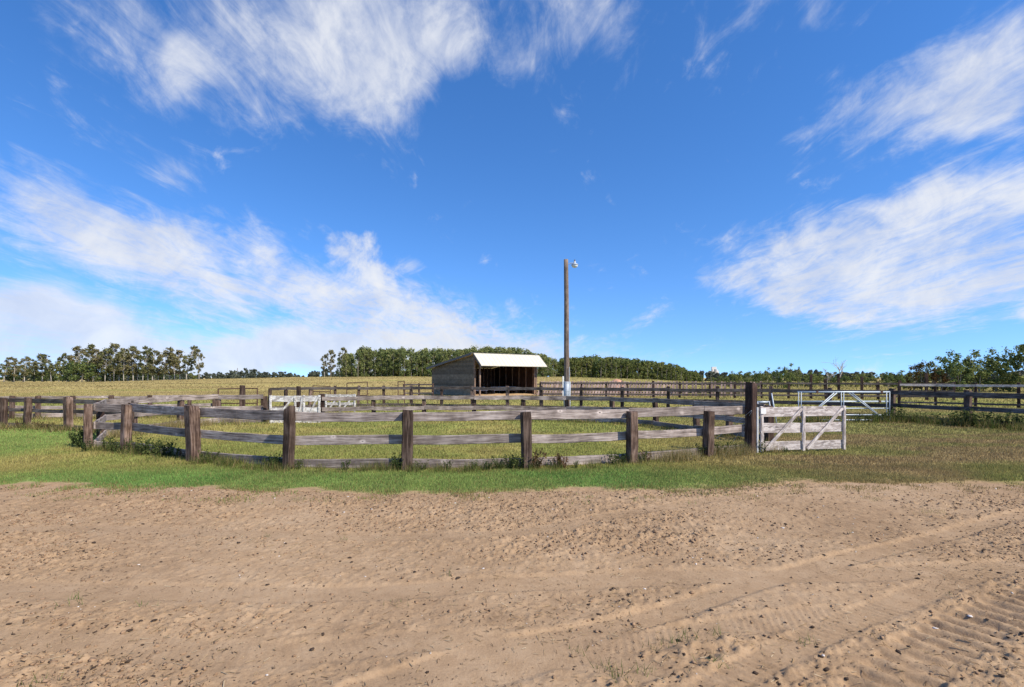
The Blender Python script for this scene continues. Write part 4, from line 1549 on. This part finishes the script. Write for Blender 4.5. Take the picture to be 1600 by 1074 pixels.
# right-hand wood
gR = 'front row trees of the right hand wood'
lbR = 'olive green leafy tree in the low rounded wood right of the light pole'
tops = [(868, 560), (900, 558), (935, 556), (970, 558), (1000, 563), (1040, 566), (1062, 571), (1085, 580), (1105, 586)]
px = 868.0
while px < 1100:
    tp = np.interp(px, [a for a, _ in tops], [b for _, b in tops]) + tr_.uniform(-2, 3)
    if px < 945:
        lbR, gR = 'olive green leafy tree at the high end of the rounded wood near the light pole', 'trees at the high end of the rounded wood'
    elif px < 1040:
        lbR, gR = 'olive green leafy tree in the rounded wood behind the boulder and windbreak', 'trees of the rounded wood behind the windbreak'
    else:
        lbR, gR = 'lower olive green tree at the rounded wood end towards the grain elevator', 'trees at the tapering end of the rounded wood'
    plant('woods2', px, 205 + tr_.uniform(-5, 5), tp, lbR, gR, 'woodland_tree', tr_.uniform(0.9, 1.25))
    px += tr_.uniform(6.5, 10)
# shrubs on the right
gS = 'shrubs beyond the far corral fence'
for px_, Y, tp, wd in [(1140, 92, 582, 1.2), (1154, 90, 580, 1.1), (1168, 94, 578, 1.2), (1182, 90, 580, 1.2), (1132, 96, 585, 1.3),
                       (1262, 95, 584, 1.3), (1282, 95, 586, 1.4), (1388, 84, 578, 1.0), (1402, 84, 582, 1.2), (1420, 86, 584, 1.3), (1336, 95, 582, 1.3), (1348, 96, 581, 1.4), (1360, 95, 583, 1.3), (1374, 95, 582, 1.3), (1308, 95, 587, 1.4)]:
    plant('shrub', px_, Y, tp, 'low green shrub beyond the far corral fence', gS, 'green_shrub', wd)
for px_, Y, tp in [(a, 98 + (a * 7) % 9, b) for a, b in [(1112, 588), (1122, 586), (1146, 579), (1160, 577), (1176, 577), (1190, 579), (1208, 581), (1224, 580), (1240, 579), (1254, 578), (1268, 579), (1280, 581), (1296, 584), (1322, 584), (1390, 583), (1410, 580), (1416, 576), (1432, 578), (1446, 574)]]:
    plant('shrub', px_, Y, tp, 'yellow green bush in the continuous thicket behind the low corral shrubs', 'bushes of the thicket behind the corral', 'thicket_shrub', 1.35)
for px_, Y, tp, wd in [(1199, 80, 571, 0.8), (1215, 80, 570, 0.8), (1231, 80, 564, 0.75), (1247, 82, 569, 0.5)]:
    plant('shrub', px_, Y, tp, 'upright open leafy sapling beyond the corral behind the board gate', 'saplings behind the board gate', 'sapling_shrub', wd)
for px_, Y, tp, wd in [(1428, 70, 567, 0.9), (1440, 70, 564, 1.0), (1456, 72, 570, 1.1), (1472, 68, 578, 1.2)]:
    plant('rusty', px_, Y, tp, 'rust tinged leafy shrub beside the tall green shrubs on the right', 'rust tinged shrubs', 'rusty_shrub', wd)
for px_, Y, tp, wd in [(1460, 74, 552, .8), (1487, 68, 546, 1.0), (1504, 70, 547, 1.0), (1520, 68, 541, 1.0), (1537, 70, 545, 1.0), (1552, 68, 543, 0.9), (1567, 72, 556, 1.0), (1500, 66, 572, 1.4), (1530, 66, 570, 1.4), (1556, 66, 566, 1.3), (1578, 66, 568, 1.3)]:
    plant('shrub', px_, Y, tp, 'tall green leafy shrub behind the silver topped far fence', 'tall shrubs behind the silver topped fence', 'tall_shrub', wd)
for px_, Y, tp, wd in [(1592, 66, 533, 0.9), (1612, 64, 528, 1.0), (1640, 66, 535, 1.0), (1680, 66, 540, 1.1), (1720, 66, 542, 1.1)]:
    plant('shrub', px_, Y, tp, 'tallest dark shrub past the end of the silver topped fence', 'tallest shrubs past the silver topped fence', 'tall_shrub', wd, 2)
for k, lst in protos.items():
    for p in lst:
        if id(p) not in used:
            for ch in list(p.children):
                bpy.data.objects.remove(ch)
            bpy.data.objects.remove(p)


# bare dead tree
def dead_tree(px, Y, top, label, seed):
    x = PX(px, Y)
    z = Hs(x, Y)
    hh = HC + (HZ - top) * Y / FP - z
    r = random.Random(seed)
    mb = MB()

    def br(p, d, L, rad, lev):
        q = p + d * L
        m = p.lerp(q, 0.5) + Vector((r.uniform(-1, 1), r.uniform(-1, 1), r.uniform(-1, 1))) * L * 0.06
        mb.tube([p, m, q], [rad, rad * 0.8, rad * 0.6], 5, False)
        if lev == 0:
            return
        for _ in range(3 if lev > 1 else 2):
            nd = (d + Vector((r.uniform(-1, 1), r.uniform(-1, 1), r.uniform(-0.3, 0.5))) * 1.0).normalized()
            br(p.lerp(q, r.uniform(0.55, 1.0)), nd, L * r.uniform(0.55, 0.8), rad * 0.6, lev - 1)
    br(Vector((0, 0, -0.2)), Vector((0.03, 0, 1)), hh * 0.42, 0.10, 4)
    o = obj('dead_tree', mb.mesh('dead_tree', True), M['bark_pale'], None, (x, Y, z))
    tag(o, label, 'dead tree', 'bare dead trees')


dead_tree(1311, 82, 552, 'bare dead grey tree with spreading twigs beyond the far corral', 4)
dead_tree(1292, 86, 571, 'smaller bare dead tree beside the larger bare tree', 9)


# masses of wood behind the front rows
def wood_mass(name, label, n, pxr, Yr, topf, leafm, seed, size=0.5, per=70):
    r = np.random.default_rng(seed)
    Ps, Ns = [], []
    for k in range(n):
        p = r.uniform(*pxr)
        Y = r.uniform(*Yr)
        x = PX(p, Y)
        z = Hs(x, Y)
        top = HC + (HZ - topf(p) - r.uniform(-1.5, 5)) * Y / FP
        hgt = max(1.5, top - z)
        cl = []
        for j in range(7):
            u = r.uniform(0.0, 0.95)
            cl.append(((x + r.normal() * hgt * .09, Y + r.normal() * hgt * .09, z + hgt * u), (hgt * 0.12, hgt * 0.12, hgt * 0.10)))
        P, N = crown_points(cl, per / 7 / (hgt * 0.12) ** 1.6, r, 0.4)
        Ps.append(P)
        Ns.append(N)
    V, F = leaves(np.concatenate(Ps), np.concatenate(Ns), size, r)
    o = obj(name, mesh_np(name, V, F), leafm)
    o['kind'] = 'stuff'
    tag(o, label, 'woods')


wood_mass('woodland', 'deep mass of dark green wood behind the front trees on the rise', 170, (536, 866), (188, 208), lambda p: np.interp(p, [532, 545, 560, 700, 780, 830, 866], [566, 552, 544, 546, 541, 548, 560]), M['wood_leaf'], 501, 0.42, 330)
wood_mass('woodland', 'deep mass of olive green wood behind the rounded right hand wood', 200, (866, 1096), (208, 232), lambda p: np.interp(p, [866, 935, 970, 1040, 1062, 1085, 1105], [561, 556, 558, 567, 572, 581, 588]), M['wood_leaf2'], 502, 0.42, 300)
wood_mass('distant_woods', 'distant haze tinted green woods along the horizon beyond the stubble gap', 260, (240, 560), (520, 640), lambda p: 581 + 3 * math.sin(p * 0.045) + 2.0 * math.sin(p * 0.11), M['hazed_leaf'], 503, 0.95, 170)
wood_mass('distant_woods', 'distant haze tinted green woods along the horizon beyond the right hand corrals', 360, (1060, 1800), (300, 400), lambda p: 583 + 2 * math.sin(p * 0.05) - 5 * math.exp(-((p - 1265) / 40) ** 2), M['hazed_leaf'], 504, 0.95, 130)
wood_mass('distant_woods', 'distant haze tinted green woods glimpsed behind the wood on the rise', 200, (540, 1090), (380, 460), lambda p: 580 + 2 * math.sin(p * 0.05), M['hazed_leaf'], 506, 0.95, 110)
wood_mass('distant_woods', 'distant haze tinted green woods behind the aspen grove', 240, (-260, 300), (420, 540), lambda p: 580 + 2 * math.sin(p * 0.05), M['hazed_leaf'], 505, 0.95, 130)


# ------------------------------------------------------------------ weeds along the fences
def weed_proto(seed, mat, h, n_st, nl, size):
    r = np.random.default_rng(seed)
    mb = MB()
    P, N = [], []
    for s in range(n_st):
        a = r.uniform(0, 6.28)
        tip = Vector((math.cos(a) * h * r.uniform(.15, .7), math.sin(a) * h * r.uniform(.15, .6), h * r.uniform(.6, 1.05)))
        base = Vector((math.cos(a) * .03, math.sin(a) * .03, -0.03))
        m = base.lerp(tip, .5) + Vector((0, 0, h * .08))
        mb.tube([base, m, tip], [.006, .005, .002], 4, False)
        for k in range(nl):
            u = r.uniform(.15, 1.0)
            q = base.lerp(m, u * 2) if u < .5 else m.lerp(tip, u * 2 - 1)
            P.append(np.array(q) + r.normal(size=3) * .022)
            nn = r.normal(size=3) + np.array([0, 0, .8])
            N.append(nn / np.linalg.norm(nn))
    t = thing('weed', 'weed', 'weed')
    obj('stem', mb, mat, t)
    obj('foliage', mesh_np('foliage', *leaves(np.array(P), np.array(N), size, r)), mat, t)
    return t


WP = [weed_proto(700 + i, M['weed_leaf'], 0.36, 11, 16, 0.026) for i in range(3)]
WR = [weed_proto(720 + i, M['weed_rust'], 0.32, 11, 15, 0.022) for i in range(2)]
wused = set()


def weed(p, px, py, sc, label, group):
    x, y = G(px, py)
    z = float(ground_z(np.array([x]), np.array([y]))[0])
    rz = tr_.uniform(0, 6.28)
    if id(p) in wused:
        o = copy_tree(p, (x, y, z), rz, sc)
    else:
        wused.add(id(p))
        o = p
        o.location = (x, y, z)
        o.rotation_euler = (0, 0, rz)
        o.scale = (sc, sc, sc)
    o.name = 'weed'
    o['label'] = label
    o['group'] = group


LW = 'dark leafy weed growing at the foot of the near side of the oval pen'
for px_, py_, s in [(127, 700, 1.5), (120, 697, 1.1), (134, 706, .9), (166, 704, .9), (178, 707, 1.0), (188, 708, .8), (208, 709, 1.1), (222, 711, .9), (236, 712, 1.2), (250, 714, 1.0), (262, 713, 1.1), (274, 715, .8), (318, 722, .8), (330, 724, .7),
                    (420, 731, .8), (432, 733, .9), (466, 735, .6), (540, 736, .6), (618, 735, .9), (626, 736, .7), (660, 736, .6), (700, 735, .6), (740, 735, .6), (762, 735, .55), (780, 734, .7), (797, 733, .85), (809, 734, .9), (838, 732, .6),
                    (900, 731, .45), (960, 726, .8), (972, 725, .7), (1000, 724, .7), (1096, 714, .8), (1116, 712, .9), (1128, 711, .9), (1140, 709, .9), (1156, 709, .8), (1190, 708, .8), (1228, 708, .4)]:
    if px_ < 140:
        LW, gw_ = 'dark leafy weed crowding the outer corner post of the oval pen by the lawn', 'weeds at the pen corner post'
    elif px_ < 300:
        LW, gw_ = 'dark leafy weed in the thick weedy bay next to the pen corner post', 'weeds in the weedy bay of the pen'
    elif px_ < 600:
        LW, gw_ = 'small dark weed at the foot of the pen fence around the slant topped post', 'weeds around the slant topped post'
    elif px_ < 900:
        LW, gw_ = 'dark leafy weed along the pen bays beside the rusty dried weeds', 'weeds beside the rusty weeds of the pen'
    else:
        LW, gw_ = 'dark leafy weed in the dry grass leading up to the tall dark gate post', 'weeds near the tall gate post'
    weed(tr_.choice(WP), px_, py_, s, LW, gw_)
for px_, py_, s in [(836, 733, 1.3), (872, 731, .85), (881, 731, 1.0), (1012, 722, .9), (285, 716, .8), (80, 673, .9), (60, 671, 1.0), (30, 670, 1.0), (68, 672, .9)]:
    weed(tr_.choice(WR), px_, py_, s, 'rusty brown dried weed standing at the foot of the weathered fences', 'rusty weeds along the fences')
for px_, py_, s in [(1385, 660, 1.4), (1400, 658, 1.8), (1408, 660, 1.4), (1425, 661, 1.2), (1440, 662, 1.2), (1455, 663, 1.2), (1470, 664, 1.2), (1490, 665, 1.3), (1502, 667, 1.9), (1516, 667, 1.8), (1530, 668, 1.6), (1550, 669, 1.5), (1566, 670, 1.6), (1582, 671, 1.5), (1598, 671, 1.5), (1340, 660, 1.0), (1355, 660, .9), (1370, 660, 1.1)]:
    weed(tr_.choice(WP), px_, py_, s, 'green leafy weed growing under the dark paddock fence near the galvanised gate', 'weeds under the paddock fence')


# long unmown grass in the fence lines
def long_grass(name, label, paths, n, h, w, cols, seed, spread=0.16):
    r = np.random.default_rng(seed)
    Xs, Ys = [], []
    for path in paths:
        P = np.array([G(*p) for p in path])
        seg = np.hypot(*(P[1:] - P[:-1]).T)
        cum = np.concatenate([[0], np.cumsum(seg)])
        s = r.random(n) * cum[-1]
        Xs.append(np.interp(s, cum, P[:, 0]) + r.normal(size=n) * spread)
        Ys.append(np.interp(s, cum, P[:, 1]) + r.normal(size=n) * spread)
    X, Y = np.concatenate(Xs), np.concatenate(Ys)
    cl = vnoise(X, Y, 1.9, 3, 0.6, seed)
    k = r.random(len(X)) < sst(0.36, 0.64, cl)
    X, Y, cl = X[k], Y[k], cl[k]
    m = len(X)
    c = np.array(cols)[r.integers(0, len(cols), m)] * (0.6 + 0.7 * r.random((m, 1)))
    o = blades(name, X, Y, h * (0.3 + 0.8 * r.random(m)) * (0.5 + cl), w * (0.7 + .6 * r.random(m)), c, 0.75, None, seed)
    tag(o, label, 'grass')


gcols = [(0.09, 0.13, 0.03), (0.13, 0.16, 0.04), (0.24, 0.20, 0.08), (0.30, 0.23, 0.11)]
dcols = [(0.36, 0.28, 0.13), (0.30, 0.23, 0.11), (0.16, 0.17, 0.05), (0.42, 0.34, 0.18)]
long_grass('fence_line_grass', 'long unmown grass along the foot of the near pen fence', [[(150, 704), (196, 706), (303, 722), (451, 736), (636, 737), (823, 734), (987, 726)]], 17000, 0.20, 0.009, gcols + [(0.14, 0.18, 0.05)], 801)
long_grass('fence_line_grass', 'long dry grass around the foot of the tall gate post', [[(987, 726), (1050, 720), (1106, 715), (1172, 709), (1215, 708)]], 5000, 0.30, 0.008, dcols, 802)
long_grass('fence_line_grass', 'long yellow grass along the left side inside the oval pen', [[(165, 690), (209, 678), (281, 668), (341, 664), (413, 663)]], 6000, 0.34, 0.014, dcols, 803, 0.25)
long_grass('fence_line_grass', 'long grass under the dark paddock fence and galvanised gate', [[(1250, 660), (1393, 659), (1512, 667), (1640, 676)]], 9000, 0.34, 0.02, gcols, 804, 0.3)
long_grass('fence_line_grass', 'long grass under the plank fence beside the green lawn', [[(-60, 670), (6, 671), (42, 671), (107, 675), (150, 676)], [(18, 657), (172, 655), (335, 652)]], 5000, 0.26, 0.016, dcols + gcols, 805, 0.2)
long_grass('fence_line_grass', 'long grass along the far side of the oval pen', [[(503, 661), (663, 658), (818, 658), (957, 662), (1089, 675), (1201, 692)]], 5000, 0.2, 0.016, gcols, 806, 0.2)
long_grass('fence_line_grass', 'long grass under the middle of the paddock fence', [[(421, 642), (643, 637), (846, 640), (1044, 646), (1205, 650)]], 5000, 0.3, 0.03, gcols + dcols, 807, 0.35)


# sparse weeds pushing through the bare yard
def yard_tufts():
    r = np.random.default_rng(909)
    spots = [(540, 842, 10), (1035, 1000, 14), (1060, 1002, 12), (1090, 1000, 10), (1118, 990, 16), (1260, 1005, 18), (1450, 801, 60), (60, 1068, 20), (900, 1020, 14), (950, 1046, 30), (1000, 1052, 24), (965, 1064, 22), (1120, 1040, 18), (620, 948, 10), (120, 940, 14), (112, 950, 12), (1330, 835, 14),
             (1190, 842, 10), (420, 840, 10), (1080, 990, 10), (1020, 1010, 12), (220, 950, 10), (1480, 930, 6), (700, 900, 8), (350, 785, 60), (520, 785, 60), (470, 782, 60), (60, 775, 60), (100, 780, 60), (1220, 772, 40), (1360, 780, 60), (1080, 765, 50), (180, 772, 60)]
    X, Y, C, Hh = [], [], [], []
    for px_, py_, n in spots:
        x, y = G(px_, py_)
        big = py_ < 810
        X.append(x + r.normal(size=n) * (0.13 if big else 0.05))
        Y.append(y + r.normal(size=n) * (0.08 if big else 0.04))
        base = np.array((0.11, 0.15, 0.04)) if not big else np.array((0.14, 0.18, 0.045))
        C.append(base * (0.6 + 0.8 * r.random((n, 1))))
        Hh.append(r.uniform(0.02, 0.085 if not big else 0.05, n))
    X, Y, C, Hh = map(np.concatenate, (X, Y, C, Hh))
    o = blades('yard_grass', X, Y, Hh, 0.005 + 0 * X, C, 1.1, dirt_h(X, Y)[0], 910)
    tag(o, 'sparse green grass tufts pushing through the bare yard', 'grass')


yard_tufts()
